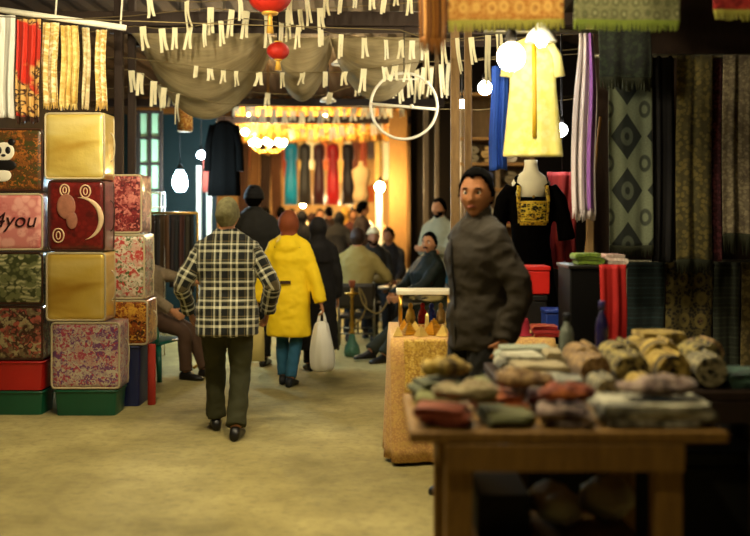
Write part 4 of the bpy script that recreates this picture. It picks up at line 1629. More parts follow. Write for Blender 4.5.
def red_lantern(px, py, Y, r, label):
    t = thing('red_lantern', label, 'lantern', at(px, py, Y))
    mb = MB()
    n = 36
    rings = []
    for k in range(13):
        a = -1.25 + 2.5 * k / 12
        rings.append([Vector((r * math.cos(a) * (1 + .03 * math.cos(12 * q)) * math.cos(q), r * math.cos(a) * (1 + .03 * math.cos(12 * q)) * math.sin(q), r * .82 * math.sin(a))) for q in (2 * PI * j / n for j in range(n))])
    mb.loft(rings)
    obj('shade', mb, REDPAPER, t)
    for s in (-1, 1):
        obj('end_ring', MB().lathe([(r * .36, s * r * .74), (r * .40, s * r * .80), (r * .36, s * r * .88), (.01, s * r * .88)], n=20), GOLDP, t)
    obj('tassel', MB().lathe([(.008, -r * .86), (.022, -r * 1.0), (.018, -r * 1.1), (.03, -r * 1.75), (.005, -r * 1.75)], n=12), GOLDP, t)
    obj('cord', MB().tube([(0, 0, r * .86), (0, 0, 4.3 - Z(py, Y))], .006, 6), IRON, t)


red_lantern(270, -4, 8.0, .17, 'big red paper lantern cut by the frame above the lane')
red_lantern(278, 51, 8.3, .092, 'small red paper lantern in front of the net drapes')

# white wheel hanging
t = thing('metal_hoop', 'white metal hoop with crossbar hanging beside the brown posts', 'hoop', at(404, 106, 9.0))
wr0 = .30
obj('rim', MB().tube([(wr0 * math.cos(q), .02 * math.sin(q), wr0 * math.sin(q)) for q in (2 * PI * k / 48 for k in range(48))], .013, 8, True, up=(0, 1, 0)), WHITEMETAL, t)
obj('spoke', MB().tube([(-wr0, 0, .02), (wr0 * .98, 0, -.03)], .013, 8), WHITEMETAL, t)
obj('spoke', MB().tube([(-.16, 0, .245), (.12, 0, .24)], .007, 6), WHITEMETAL, t)
obj('hub', MB().ball((.07, 0, -.005), .022, 12, 8), WHITEMETAL, t)
obj('cord', MB().tube([(0, 0, wr0), (0, 0, 4.3 - Z(106, 9))], .005, 6), IRON, t)

# strings of paper streamers
PAPER = plain('streamer_paper', 'e2dab6', .8, var=.12, vs=20, bump=0)
TWINE = plain('twine', '6a5c3c', .9, bump=0)
rnd = random.Random(3)


def streamer(w_, h, m, seed, loc):
    """paper strip, folded over its string, slit half way up into two tails"""
    r = random.Random(seed)
    tw = r.uniform(-.4, .4)
    N = 8
    mb = MB()

    def P(x, b, leg):
        y = .012 * math.sin(b * 4 + seed) + leg * .012 * b
        sp = leg * b * b * w_ * r0
        p = Vector((x * w_ + sp, y, -h * b * (1 - .05 * leg)))
        return Matrix.Rotation(tw * b, 3, 'Z') @ p
    r0 = r.uniform(-.02, .28)
    q = .35
    top = [[P(x, q * k / 3, 0) for x in (-.5, 0, .5)] for k in range(4)]
    vs = [p for row in top for p in row]
    fs = [(i * 3 + j, i * 3 + j + 1, (i + 1) * 3 + j + 1, (i + 1) * 3 + j) for i in range(3) for j in range(2)]
    for leg, (xa, xb) in ((-1, (-.5, -.02)), (1, (.02, .5))):
        a0, b0 = (9, 10) if leg < 0 else (10, 11)
        for k in range(1, N + 1):
            b = q + (1 - q) * k / N
            vs += [P(xa, b, leg * (b - q) / (1 - q)), P(xb, b, leg * (b - q) / (1 - q))]
            n_ = len(vs)
            fs.append((a0, b0, n_ - 1, n_ - 2))
            a0, b0 = n_ - 2, n_ - 1
    mb.add(vs, fs)
    return mb


PROTO = [streamer(.07, .20, PAPER, s, None).mesh('streamer', PAPER) for s in range(6)]
for me in PROTO:
    for p in me.polygons:
        p.use_smooth = True


def bunting(label, group, Y, pts, xs, x0=None, x1=None, hh=22):
    """pts: (px, py) string knots; xs: (px, height in px) streamers"""
    kn = sorted(pts)

    def zpy(px):
        for (a, b), (c, d) in zip(kn, kn[1:]):
            if a <= px <= c:
                return b + (d - b) * (px - a) / (c - a)
        return kn[0][1] if px < kn[0][0] else kn[-1][1]
    P = [at(px, py, Y) for px, py in kn]
    s = obj('bunting_string', MB().tube([p - P[0] for p in P], .004, 5), TWINE, None, True, P[0])
    tag(s, 'thin string carrying ' + label, 'string')
    last = -99
    for i, (px, h) in enumerate(sorted(xs)):
        if px - last < 7.5 * 9 / Y:
            continue
        last = px
        me = PROTO[rnd.randrange(6)]
        p = at(px, zpy(px), Y)
        o = bpy.data.objects.new('paper_streamer', me)
        COL.objects.link(o)
        o.location = p + Vector((0, -.007, .004))
        sc = h * 1.15 * Y / 1000 / .20
        o.scale = (rnd.uniform(.55, .95) * Y / 9.5, 1, sc)
        o.rotation_euler = (0, rnd.uniform(-.12, .12), rnd.uniform(-.5, .5))
        tag(o, 'white split paper streamer among ' + label, 'streamer', group)
    return s


def xs(*a): return [(p, rnd.uniform(.85, 1.2) * 15) for p in a]


bunting('the topmost streamers', 'streamers on the topmost string', 8.6, [(-120, -4), (120, -2), (200, 2), (330, -6), (480, -14), (800, -40)],
        [(150, 16), (187, 24), (194, 22), (240, 18), (290, 26), (307, 26), (327, 20), (334, 16), (341, 18), (355, 14), (372, 16), (385, 20), (396, 14), (410, 22)])
bunting('streamers level with the big red lantern', 'streamers level with the big lantern', 8.8, [(-120, 30), (130, 16), (210, 8), (260, 13), (420, 2), (480, 0), (800, -30)],
        [(211, 23), (232, 24), (239, 22), (247, 24), (254, 22), (267, 30), (289, 26), (268, 16), (320, 18), (300, 18)])
bunting('the long row across the pale net', 'streamers across the pale net', 8.7, [(-120, 60), (135, 26), (162, 29), (190, 27), (240, 18), (270, 21), (300, 26), (345, 36), (420, 42), (480, 40), (800, 20)],
        [(143, 20), (148, 22), (162, 20), (175, 19), (190, 20), (205, 20), (221, 21), (282, 22), (299, 20), (320, 14), (341, 20), (364, 18), (386, 18), (401, 16), (412, 16), (423, 16)])
bunting('small streamers below the pale net row', 'small streamers on the low string', 8.95, [(-120, 50), (130, 58), (160, 62), (240, 72), (283, 73), (345, 72), (420, 62), (480, 60), (800, 40)],
        [(196, 10), (210, 11), (215, 13), (223, 12), (237, 13), (244, 11), (259, 12), (283, 13), (302, 11), (325, 13), (345, 12), (364, 20), (385, 13), (395, 14), (408, 16), (286, 16)])
bunting('streamers looping behind the white wheel', 'streamers behind the wheel', 9.9, [(-160, 120), (150, 84), (240, 92), (320, 96), (395, 74), (455, 62), (500, 56), (900, 20)],
        [(160, 22), (172, 18), (238, 10), (268, 12), (330, 10), (392, 20), (400, 26), (408, 22), (416, 28), (424, 24), (432, 26), (441, 28), (449, 30), (375, 14), (385, 16), (357, 10)])
bunting('dense streamers by the top of the brown posts', 'dense streamers by the brown posts', 7.6, [(-200, 10), (400, 30), (430, 40), (470, 38), (505, 34), (900, 30)],
        [(p + rnd.uniform(-2, 2), rnd.uniform(22, 42)) for p in range(425, 508, 8)])
bunting('ragged streamers next to the dark posts', 'ragged streamers by the dark posts', 9.2, [(-200, 80), (128, 70), (142, 74), (170, 92), (220, 104), (480, 110), (900, 60)],
        [(p + rnd.uniform(-2, 2), rnd.uniform(14, 26)) for p in range(131, 180, 8)])
bunting('far streamers before the gold valance', 'far streamers before the gold valance', 15.2, [(-200, 100), (236, 106), (300, 112), (352, 108), (420, 104), (900, 80)],
        [(p + rnd.uniform(-2, 2), rnd.uniform(8, 14)) for p in range(238, 402, 9)])
bunting('farthest streamers under the gold valance', 'farthest streamers under the gold valance', 16.8, [(-200, 118), (236, 126), (310, 130), (400, 120), (900, 100)],
        [(p + rnd.uniform(-2, 2), rnd.uniform(7, 11)) for p in range(242, 400, 10) if not 252 < p < 286])

# ------------------------------------------------------------------ far stall: dresses, valance, counter
YD = 20.0
t = thing('dress_rail', 'dark rail from which five long dresses hang', 'rail', (X(317, YD), YD, Z(141, YD)))
obj('bar', MB().tube([(X(276, YD) - X(317, YD), 0, 0), (X(362, YD) - X(317, YD), 0, 0)], .014, 8), IRON, t)
for px in (278, 360):
    obj('hanger_wire', MB().tube([(X(px, YD) - X(317, YD), 0, 0), (X(px, YD) - X(317, YD), 0, 4.3 - Z(141, YD))], .008, 6), IRON, t)


def dress(px, wpx, colr, label):
    h = (204 - 143) * YD / 1000
    t = thing('long_dress', label, 'dress', (X(px, YD), YD, Z(143, YD)), 0, 'long dresses on the rail')
    w_ = wpx * YD / 2000 * .88
    m = plain('dress_satin', colr, .45, var=.2, vs=4, sheen=.3)
    rings = []
    for b, k in ((0, .55), (.05, .95), (.12, .98), (.2, .80), (.3, .70), (.36, .74), (.5, .9), (.75, 1.0), (1, 1.05)):
        rings.append([Vector((w_ * k * math.cos(q), .09 * k * math.sin(q) * (1 + .18 * b * math.sin(9 * q)), -h * b - .015)) for q in (2 * PI * j / 32 for j in range(32))])
    obj('gown', MB().loft(rings), m, t)
    for s in (-1, 1):
        obj('sleeve', MB().tube([(s * w_ * .5, 0, -.06), (s * w_ * .62, -.01, -.16), (s * w_ * .66, -.02, -.34)], [.05, .045, .04], 10), m, t)
    obj('hanger', MB().tube([(0, 0, -.02), (0, 0, .012)], .012, 6), IRON, t)


dress(291, 15, '0c8cb4', 'turquoise long dress on the far rail')
dress(305, 14, '2b2823', 'charcoal long dress next to the turquoise one')
dress(319, 13, '3c1014', 'wine dark long dress between the charcoal and the red')
dress(333, 14.5, 'b41c1e', 'bright red long dress on the far rail')
dress(348, 14, '1a0e0c', 'black long dress at the lamp end of the rail')

VAL = figured('gold_valance', 'b07a28', 'dcb054', 'brocade', .5, '8a4a18', .6)
YV = 18.6
struct('beam_8', MB().box((-.4, YV + .05, Z(104, YV)), (9.8, .1, .12)), DARKWOOD)
o = sheet('gold_valance', X(404, YV) - X(236, YV), Z(106, YV) - Z(137, YV), VAL, None, (X(320, YV), YV - .06, Z(106, YV)), 14, .05, 2, 1, .10, 90, 8)
tag(o, 'gold brocade valance across the far stall above the dresses', 'valance')
for i, (x0, x1, y1, colr, lab) in enumerate(((238, 250, 222, '3a2210', 'brown'), (249, 260, 226, '5c3c1a', 'tan'), (259, 271, 224, '2a180c', 'dark brown'), (270, 281, 222, '4c2c14', 'copper'))):
    Yg = 19.3
    o = sheet('hanging_robe', (X(x1, Yg) - X(x0, Yg)) * .84, Z(141, Yg) - Z(y1, Yg), plain('robe_cloth', colr, .8), None, ((X(x0, Yg) + X(x1, Yg)) / 2, Yg + .03 * i, Z(141, Yg)), 3, .03, i, 1, 0, 20, 12, th=.02)
    tag(o, lab + ' robe hanging below the chandelier', 'robe')
t = thing('robe_rail', 'rail of brown robes under the chandelier', 'rail', (X(259, 19.3), 19.34, Z(141, 19.3) + .014))
obj('bar', MB().tube([(-.48, 0, 0), (.46, 0, 0)], .014, 8), IRON, t)
for s in (-.47, .45):
    obj('hanger_wire', MB().tube([(s, 0, 0), (s, 0, 4.3 - Z(141, 19.3) - .014)], .008, 6), IRON, t)
t = thing('market_counter', 'long pale cloth covered counter behind the far crowd', 'counter', (X(320, 21.6), 21.6, 0))
obj('counter_top', MB().box((0, 0, 1.2), (2.9, .8, .06)), PALEWOOD, t, bevel=.01)
obj('counter_front', MB().box((0, -.3, .585), (2.8, .06, 1.17)), plain('pale_cloth', 'c9b88e', .8), t)
for i in range(11):
    px = 259 + i * 12.2
    hgt = rnd.uniform(.18, .34)
    p = (X(px, 21.5), 21.45 + rnd.uniform(-.1, .12), 1.231)
    colr = rnd.choice(['cfc09a', 'c8b080', 'd8ccb0', 'b07a4a', 'c0503a', 'd8c8a0'])
    o = thick_path(fold_profile(.10, 4 + i % 4, hgt / (5 + i % 4)), hgt / (5 + i % 4) * .85, .3, plain('folded_goods', colr, .8), 'folded_cloth', None, p, 0, 1, .004, i)
    tag(o, 'small folded cloth pile on the far counter', 'cloth', 'folded cloths on the far counter')
# garments hung along the lit back wall
YH = 22.5
t = thing('wall_rail', 'long rail of hanging goods along the lit far wall', 'rail', (X(236, YH), YH + .03, Z(116, YH)))
obj('bar', MB().tube([(0, 0, 0), (X(408, YH) - X(236, YH), 0, 0)], .016, 8), IRON, t)
for x in (.1, X(408, YH) - X(236, YH) - .1):
    obj('rail_wire', MB().tube([(x, 0, 0), (x, 0, 4.29 - Z(116, YH))], .006, 6), IRON, t)
pal = ['d8c490', 'c09048', '8a3a20', 'e0d4ac', 'b87a30', '5a2c18', 'd0a858', 'a8562a', 'dccca0', '40302a']
for i in range(22):
    px = 240 + i * 7.7
    h = rnd.uniform(.9, 1.5)
    o = sheet('hanging_garment', .155, h, plain('far_garment', pal[(i * 7) % 10], .75, var=.25), None, (X(px, YH), YH, Z(116, YH) - .016), 2, .012, i, rnd.uniform(.9, 1.0), 0, 10, 8, th=.012)
    tag(o, 'garment on the long rail along the lit far wall', 'garment', 'garments along the far wall')
# plain mannequin and orange board right of the dresses
t = thing('shop_mannequin', 'pale dress form between the black dress and the starry lamp', 'mannequin', (X(361, 19.2), 19.2, 0))
mz = Z(203, 19.2)
obj('stand', MB().lathe([(.18, 0), (.17, .02), (.025, .05), (.02, mz)], n=16), IRON, t)
rings = []
for z, wd, dp in ((0, .13, .10), (.15, .16, .11), (.3, .12, .09), (.5, .17, .11), (.62, .18, .10), (.68, .10, .07), (.72, .05, .05), (.80, .045, .045)):
    rings.append([Vector((wd * math.cos(q), dp * math.sin(q), mz + z)) for q in (2 * PI * k / 24 for k in range(24))])
obj('torso', MB().loft(rings), plain('pale_form', 'c9a878', .7), t)
o = obj('orange_board', MB().box((0, 0, 0), (.42, .03, .34)), plain('orange_panel', 'b5561a', .6), None, True, (X(364, 20.4), 20.4, Z(194, 20.4)), bevel=.004)
tag(o, 'orange board hanging right behind the starry lamp', 'board')
obj('cord', MB().tube([(0, 0, .16), (0, 0, 4.3 - Z(194, 20.4))], .006, 6), IRON, o)

# right side of the lane: old timber shelves behind the stallholder
YS = 12.2
t = thing('timber_shelf', 'tall brown timber shelf unit behind the brown posts', 'shelf', (X(494, YS), YS, 0))
sx0, sx1 = X(462, YS) - X(494, YS), X(530, YS) - X(494, YS)
for x in (sx0, (sx0 + sx1) / 2, sx1):
    obj('upright', MB().box((x, 0, 1.55), (.05, .4, 3.1)), POSTWOOD, t, bevel=.006)
for z in (.1, .7, Z(225, YS), Z(190, YS), Z(165, YS), Z(140, YS), 3.05):
    obj('shelf_board', MB().box(((sx0 + sx1) / 2, 0, z), (sx1 - sx0 + .08, .42, .04)), PALEWOOD, t, bevel=.006)
obj('back_panel', MB().box(((sx0 + sx1) / 2, .2, 1.55), (sx1 - sx0, .02, 3.1)), POSTWOOD, t)
for i in range(9):
    z = (Z(225, YS), Z(190, YS), Z(165, YS))[i % 3] + .021
    x = X(494, YS) + (sx0 + sx1) / 2 + (-.30, -.125, .16)[i // 3]
    colr = ['c8b890', '6a3a2a', '8a7a5a', 'b0a080', '4a4a5a', 'c09a5a', 'a04a3a', '7a6a4a', 'd0c0a0'][i]
    o = thick_path(fold_profile(.06, 4, .05), .042, .28, plain('shelf_goods', colr, .8), 'folded_cloth', None, (x, YS - .03, z + .004), 0, 1, .002, 40 + i)
    tag(o, 'folded cloth pile lying on the brown timber shelf unit', 'cloth', 'folded cloths on the timber shelf')


# ------------------------------------------------------------------ goods tables on the near right
def table(label, x0, x1, y0, y1, ztop, m, legw=.085, shelf=None, inset=.06, legx=None):
    cx, cy = (x0 + x1) / 2, (y0 + y1) / 2
    t = thing('market_table', label, 'table', (cx, cy, 0))
    obj('tabletop', MB().box((0, 0, ztop - .02), (x1 - x0, y1 - y0, .04)), m, t, bevel=.006)
    hx, hy = (x1 - x0) / 2 - inset, (y1 - y0) / 2 - inset
    lx = legx or (-hx, hx)
    for x in lx:
        for sy in (-1, 1):
            obj('leg', MB().box((x, sy * hy, (ztop - .04) / 2), (legw, legw, ztop - .04)), m, t, bevel=.006)
    for sy in (-1, 1):
        obj('apron', MB().box(((lx[0] + lx[1]) / 2, sy * (hy + legw / 2 + .012), ztop - .09), (lx[1] - lx[0] + legw, .022, .095)), m, t, bevel=.004)
    for x, s in ((lx[0], -1), (lx[1], 1)):
        obj('apron', MB().box((x + s * (legw / 2 + .012), 0, ztop - .09), (.022, 2 * hy, .095)), m, t, bevel=.004)
    if shelf:
        obj('shelf', MB().box(((lx[0] + lx[1]) / 2, 0, shelf), (lx[1] - lx[0] - legw, 2 * hy - .01, .03)), m, t, bevel=.004)
    return t


TZ = .84
table('timber goods table at the frame corner, its thick legs in plain view', .12, 1.24, 3.50, 4.26, TZ, TABLEWOOD, .095, .38, .06, (-.385, .355))
table('second timber goods table behind the near one, piled with gold rolls', .56, 1.74, 4.30, 5.16, TZ, DARKWOOD, .08)


def drape(name, label, x0, x1, y0, y1, z, drop, m, seed=0, amp=.02, cat='tablecloth', kx=(1, 1, 1, 1)):
    cx, cy = (x0 + x1) / 2, (y0 + y1) / 2
    hx, hy = (x1 - x0) / 2, (y1 - y0) / 2
    n = 160
    rings, uv = [], []

    def rr(s, zz_, wav, out=0):
        R = []
        for k in range(n):
            q = k / n * 4
            side, f = int(q), q - int(q)
            sx, sy = [(1, -1 + 2 * f), (1 - 2 * f, 1), (-1, 1 - 2 * f), (-1 + 2 * f, -1)][side]
            o = wav * amp * (math.sin(k * 2 * PI / n * 17 + seed) + .6 * math.sin(k * 2 * PI / n * 29 + 2 * seed)) + out
            dx, dy = [(1, 0), (0, 1), (-1, 0), (0, -1)][side]
            p = Vector((sx * hx * s + dx * o, sy * hy * s + dy * o, zz_))
            R.append(p)
            uv.append((p.x + (p.z if side in (0, 2) else 0), p.y + (p.z if side in (1, 3) else 0)))
        return R
    for s in (.02, .35, .7, .97):
        rings.append(rr(s, .006, 0))
    rings.append(rr(1.0, .004, 0, .004))
    for k in range(1, 11):
        b = k / 10
        rings.append(rr(1.0, -drop * b, b, .012 + .012 * b))
    mb = MB()
    mb.loft(rings, False, uv)
    b0 = 0
    mb.f.append(tuple(range(n - 1, -1, -1)))
    mb.uv[len(mb.f) - 1] = [uv[q] for q in mb.f[-1]]
    o = obj(name, mb, m, None, True, (cx, cy, z), solid=.004)
    return tag(o, label, cat)


GOLDCL = figured('gold_cloth', 'c8a040', 'e0c068', 'brocade', 2.6, 'a87c30', .6)
PEACH = figured('peach_gold_cloth', 'bc8c54', 'd2a860', 'speckle', 2.2, 'c8a058', .65)
table('souvenir table hidden under the long gold cloth', .12, 1.13, 6.40, 7.35, .80, DARKWOOD)
drape('tablecloth', 'long peach and gold cloth over the souvenir table', .105, 1.145, 6.385, 7.365, .806, .78, PEACH, 1)
GT = .818
o = sheet('table_runner', .30, .34, GOLDCL, None, (X(428, 6.33), 6.31, .815), 2, .012, 8, 1.0, .0, 24, 16)
tag(o, 'shiny yellow runner hanging over the front edge of the souvenir table', 'runner')
# display case with trinkets
t = thing('display_case', 'small white topped glass case on the souvenir table', 'case', (X(424, 7.1), 7.1, GT))
cw_, cd_, chh = .36, .26, .24
obj('lid', MB().box((0, 0, chh), (cw_ + .03, cd_ + .03, .03)), plain('white_lid', 'cfc8ae', .5), t, bevel=.005)
obj('case_base', MB().box((0, 0, .01), (cw_, cd_, .018)), PALEWOOD, t, bevel=.003)
for sx in (-1, 1):
    for sy in (-1, 1):
        obj('case_post', MB().box((sx * (cw_ / 2 - .012), sy * (cd_ / 2 - .012), chh / 2 + .002), (.022, .022, chh - .035)), BRASS, t)
CLEAR = G('case_glass', .03, spec=.5)
CLEAR.b.inputs['Transmission Weight'].default_value = 1
CLEAR.b.inputs['IOR'].default_value = 1.05
CLEAR.color('f4f4e8')
obj('glass_pane', MB().box((0, -cd_ / 2 + .012, chh / 2), (cw_ - .05, .004, chh - .04)), CLEAR.m, t)
for i, (dx, colr, lab) in enumerate(((-.09, 'd8b050', 'gold'), (-.01, 'a01c1c', 'red'), (.05, '20308a', 'blue'), (.11, 'c8b070', 'pale'))):
    o = obj('trinket_jar', MB().lathe([(.018, 0), (.03, .004), (.034, .04), (.024, .085), (.012, .10), (.018, .115), (.012, .13), (.003, .135)], n=16), plain('jar_' + lab, colr, .25, spec=.6), None, True,
            (X(424, 7.1) + dx, 7.08, GT + .021))
    tag(o, lab + ' little jar inside the glass case', 'jar')
# gold souvenirs
SG = plain('souvenir_gold', 'c99a2c', .28, .8, var=.2, bump=.1)
SG2 = plain('souvenir_pale_gold', 'e0c878', .35, .6, var=.2, bump=.1)
for i in range(9):
    px, py = ((398, 334), (409, 331), (421, 334), (432, 330), (443, 333), (404, 325), (415, 324), (434, 323), (455, 326))[i]
    Y = 6.47 + (.33 if py < 328 else .08 if py < 332 else 0)
    s = (.05, .07, .055, .075, .06, .06, .05, .065, .07)[i]
    mb = MB()
    lv = 7
    rings = []
    for k in range(lv):
        a, b = 1 - k / lv, 1 - (k + .55) / lv
        for q, z in ((a, k / lv), (a, (k + .8) / lv)):
            rings.append([Vector((q * s * .62 * x, q * s * .62 * y, z * s * 1.25)) for x, y in ((-1, -1), (1, -1), (1, 1), (-1, 1))])
    mb.loft(rings)
    o = obj('souvenir_pyramid', mb, SG if i % 2 else SG2, None, False, (X(px, Y), Y, GT))
    o.rotation_euler = (0, 0, .3 * i)
    tag(o, 'small gold stepped pyramid souvenir on the gold cloth', 'souvenir', 'gold pyramids on the souvenir table')
for i, (px, Y, h) in enumerate(((447, 6.62, .16), (427, 6.66, .13), (455, 6.72, .18))):
    o = obj('souvenir_obelisk', MB().loft([[Vector((q * x, q * y, z * h)) for x, y in ((-1, -1), (1, -1), (1, 1), (-1, 1))] for q, z in ((.024, 0), (.024, .1), (.016, .1), (.010, .88), (.001, 1))]), SG2, None, False, (X(px, Y), Y, GT))
    tag(o, 'small gold obelisk souvenir on the gold cloth', 'souvenir', 'gold obelisks on the souvenir table')
# boxes and cloths at the far end of the souvenir table
def carton(label, px0, px1, z0, z1, Y, d, m, cat='box'):
    x0, x1 = X(px0, Y), X(px1, Y)
    t = thing('storage_box', label, cat, ((x0 + x1) / 2, Y + d / 2, z0))
    w_, h = x1 - x0, z1 - z0
    obj('box_body', MB().box((0, 0, h * .41 + .001), (w_, d, h * .82)), m, t, bevel=.008)
    obj('box_lid', MB().box((0, 0, h * .91), (w_ + .012, d + .012, h * .17)), m, t, bevel=.008)
    return t


carton('black box on the souvenir table carrying the red box', 516, 547, GT, 1.05, 6.85, .26, plain('black_card', '12100e', .5))
carton('red box stacked on the black box below the embroidered dress', 519, 550, 1.053, 1.25, 6.86, .24, plain('red_card', 'b81c14', .5))
carton('blue box on the souvenir table next to the black cabinet', 546, 569, GT, .975, 6.6, .2, plain('blue_card', '16307a', .5))
o = obj('felt_hat', MB().lathe([(.085, 0), (.08, .004), (.06, .015), (.055, .09), (.045, .11), (.005, .115)], n=22), plain('crimson_felt', '8a1c2c', .85), None, True, (X(521, 6.5), 6.52, GT))
tag(o, 'crimson felt hat sitting on the souvenir table by the blue box', 'hat')
for i, (px, Y, colr, lab) in enumerate(((527, 6.75, 'c8a83a', 'x'),)):
    pass
REDSTR = figured('red_gold_stripes', '8a1814', 'b8862c', 'bands', 1.2, '5a100c', .7)
tag(thick_path(fold_profile(.15, 3, .024), .02, .16, REDSTR, 'folded_cloth', None, (X(545, 6.47), 6.49, GT), .0, 1, .005, 2), 'red and gold striped cloth folded on the souvenir table edge', 'cloth')

# ------------------------------------------------------------------ textiles lying on the two near tables
def fold(label, x, y, w_, L, layers, gap, m, rz=0, z=TZ, seed=0, rum=.008):
    o = thick_path(fold_profile(w_, layers, gap), gap * .86, L, m, 'folded_cloth', None, (x, y, z + .002 + rum * .6), rz, 1, rum, seed)
    return tag(o, label, 'cloth')


def roll(label, x, y, r, L, m, rz=0, z=TZ, seed=0, turns=3.2):
    o = thick_path(roll_profile(r, turns, r / (turns + .8)), r / (turns + .8) * .85, L, m, 'rolled_cloth', None, (x, y, z + .004 + r / (turns + .8) * .42), rz, 1, .004, seed)
    return tag(o, label, 'cloth')


def dim(c, k): return ''.join('%02x' % int(int(c[i:i + 2], 16) * k) for i in (0, 2, 4))


def M(name, a, b, kind='speckle', sc=1.0, c=None):
    return figured(name, dim(a, .86), dim(b, .9), kind, sc, dim(c or b, .5), .85)


TX = dict(
    rust=M('rust_weave', '8a3c1a', 'b8621e', 'bands', 1.2, '5a2412'), olive=M('olive_weave', '5a5a2c', '8a8a4a', 'bands', 1.5, '3a3a1c'),
    pink=M('dusty_pink', '8f7668', 'b09a86', 'speckle', .6, '7a5a52'), white=M('cream_white', 'b9b494', 'd0ccae', 'speckle', .4, 'a09a7c'),
    lime=M('yellow_green', '76783a', 'a0a052', 'bands', 1.4, 'b8a04a'), orange=M('orange_weave', 'b8581a', 'd0842a', 'bands', 1.8, '7a2c12'),
    maroon=M('maroon_weave', '5a2420', '7c3a30', 'bands', 1.6, 'a08060'), grey=M('pale_grey', '8f8c78', 'aaa890', 'speckle', .6, '6a685a'),
    gold=M('mustard', 'a88a34', 'c8ac50', 'speckle', .6, '7c6020'), spot=M('spotted_gold', 'b8a458', '2c2414', 'carpet', 1.6, '5a2418'),
    spot2=M('spotted_cream', 'b8ac7e', '2c2a1c', 'carpet', 2.0, '4a3a20'), sage=M('sage', '6a7050', '949a74', 'bands', 1.0, '4a4c38'),
    whitegreen=M('white_green', 'b4b89c', '5c6a48', 'bands', .9, 'd0d0b8'), brown=M('brown_spot', '6a4a28', 'a88850', 'carpet', 1.5, '2c1a0c'),
    stripe=M('cream_stripe', 'b8a878', '7a5a34', 'bands', 2.2, '4a3822'), teal=M('dull_teal', '2c4a40', '4a6a58', 'speckle', .8, '1c302a'))
A1, A2, A3 = 3.64, 3.87, 4.10
fold('rust brown cloth folded on the near corner of the goods table', .25, A1, .165, .19, 3, .020, TX['rust'], -0.18, seed=1, rum=.014)
fold('olive striped cloth on the front edge between the rust and the pink cloths', .47, A1, .165, .19, 2, .022, TX['olive'], 0.14, seed=2, rum=.014)
fold('dusty pink cloth on the front edge beside the big cream cloth', .69, A1, .165, .19, 3, .020, TX['pink'], -0.2, seed=3, rum=.014)
fold('big cream white cloth folded on the front edge of the goods table', 1.015, A1 + .05, .38, .27, 3, .026, TX['white'], .02, seed=4)
fold('yellow green cloth at the lane side of the goods table', .25, A2, .165, .18, 3, .018, TX['lime'], -0.12, seed=5, rum=.014)
fold('bright orange cloth folded on the goods table', .47, A2, .165, .18, 3, .022, TX['orange'], 0.16, seed=6, rum=.014)
fold('maroon striped cloth folded behind the dusty pink cloth', .69, A2 + .005, .165, .18, 3, .022, TX['maroon'], -0.1, seed=7, rum=.014)
fold('sage green cloth behind the yellow green one', .25, A3, .165, .18, 4, .020, TX['sage'], 0.22, seed=8, rum=.014)
roll('yellow green roll lying behind the orange cloth', .44, A3, .042, .19, TX['lime'], .05, seed=9)
roll('dusty pink roll lying behind the maroon cloth', .57, A3, .045, .19, TX['pink'], -.05, seed=10)
fold('pale grey cloth between the pink roll and the cream spotted roll', .75, A3, .17, .18, 4, .022, TX['grey'], -0.2, seed=11, rum=.014)
roll('cream spotted roll behind the big cream cloth', .93, A3 + .005, .05, .2, TX['spot2'], .04, seed=12)
roll('mustard roll at the outer end of the near table', 1.09, A3 + .005, .05, .2, TX['gold'], -.04, seed=13)
B1, B2, B3 = 4.46, 4.72, 4.98
fold('cream striped cloth pile at the front lane corner of the second table', .72, B1, .22, .2, 4, .024, TX['stripe'], .10, seed=22)
roll('brown spotted roll at the front of the second table', .95, B1, .07, .22, TX['brown'], .06, seed=23)
roll('gold spotted roll at the front of the second table', 1.12, B1, .074, .22, TX['spot'], -.03, seed=24)
roll('mustard roll between two spotted rolls on the second table', 1.295, B1, .074, .22, TX['gold'], .03, seed=25)
roll('cream spotted roll near the outer corner of the second table', 1.465, B1, .07, .22, TX['spot2'], -.05, seed=26)
fold('dull teal cloth hanging over the outer corner of the second table', 1.63, B1, .15, .22, 3, .022, TX['teal'], .0, seed=27)
fold('cream white cloth pile at the lane end of the second table', .68, B2, .17, .2, 4, .026, TX['white'], .06, seed=28)
fold('cream and brown striped pile beside the cream white pile', .842, B2, .05, .2, 5, .024, TX['stripe'], -.05, seed=29)
roll('brown spotted roll in the middle row of the second table', .97, B2, .075, .22, TX['brown'], .0, seed=30)
roll('gold spotted roll in the middle row of the second table', 1.145, B2, .08, .22, TX['spot'], .04, seed=31)
roll('plain mustard roll in the middle row of the second table', 1.33, B2, .085, .22, TX['gold'], -.04, seed=32)
roll('gold spotted roll at the outer end of the middle row', 1.52, B2, .08, .22, TX['spot'], .03, seed=33)
fold('white and green pile at the back of the second table', .74, B3, .24, .2, 4, .026, TX['whitegreen'], -.03, seed=34)
fold('mustard pile at the back of the second table beyond the bottles', 1.40, B3, .20, .2, 6, .030, TX['gold'], .03, seed=35)
roll('brown spotted roll at the back outer corner of the second table', 1.63, B3, .07, .2, TX['brown'], .03, seed=36)


def crumple(label, x, y, z, w_, d, h, m, seed):
    mb = MB().ball((0, 0, 0), .5, 30, 20, (w_, d, h))
    me = mb.mesh('crumpled_cloth', m)
    ul = me.uv_layers.new(name='UVMap')
    for p in me.polygons:
        for li, vi in zip(p.loop_indices, p.vertices):
            ul.data[li].uv = me.vertices[vi].co.xy
    rumple(me, .035, 11, seed, (1, 1, .4))
    rumple(me, .02, 26, seed + 3, (1, 1, .4))
    zm = min(v.co.z for v in me.vertices)
    for v in me.vertices:
        v.co.z = max(0, (v.co.z - zm) - .008)
    tag(obj('crumpled_cloth', me, None, None, True, (x, y, z)), label, 'cloth')


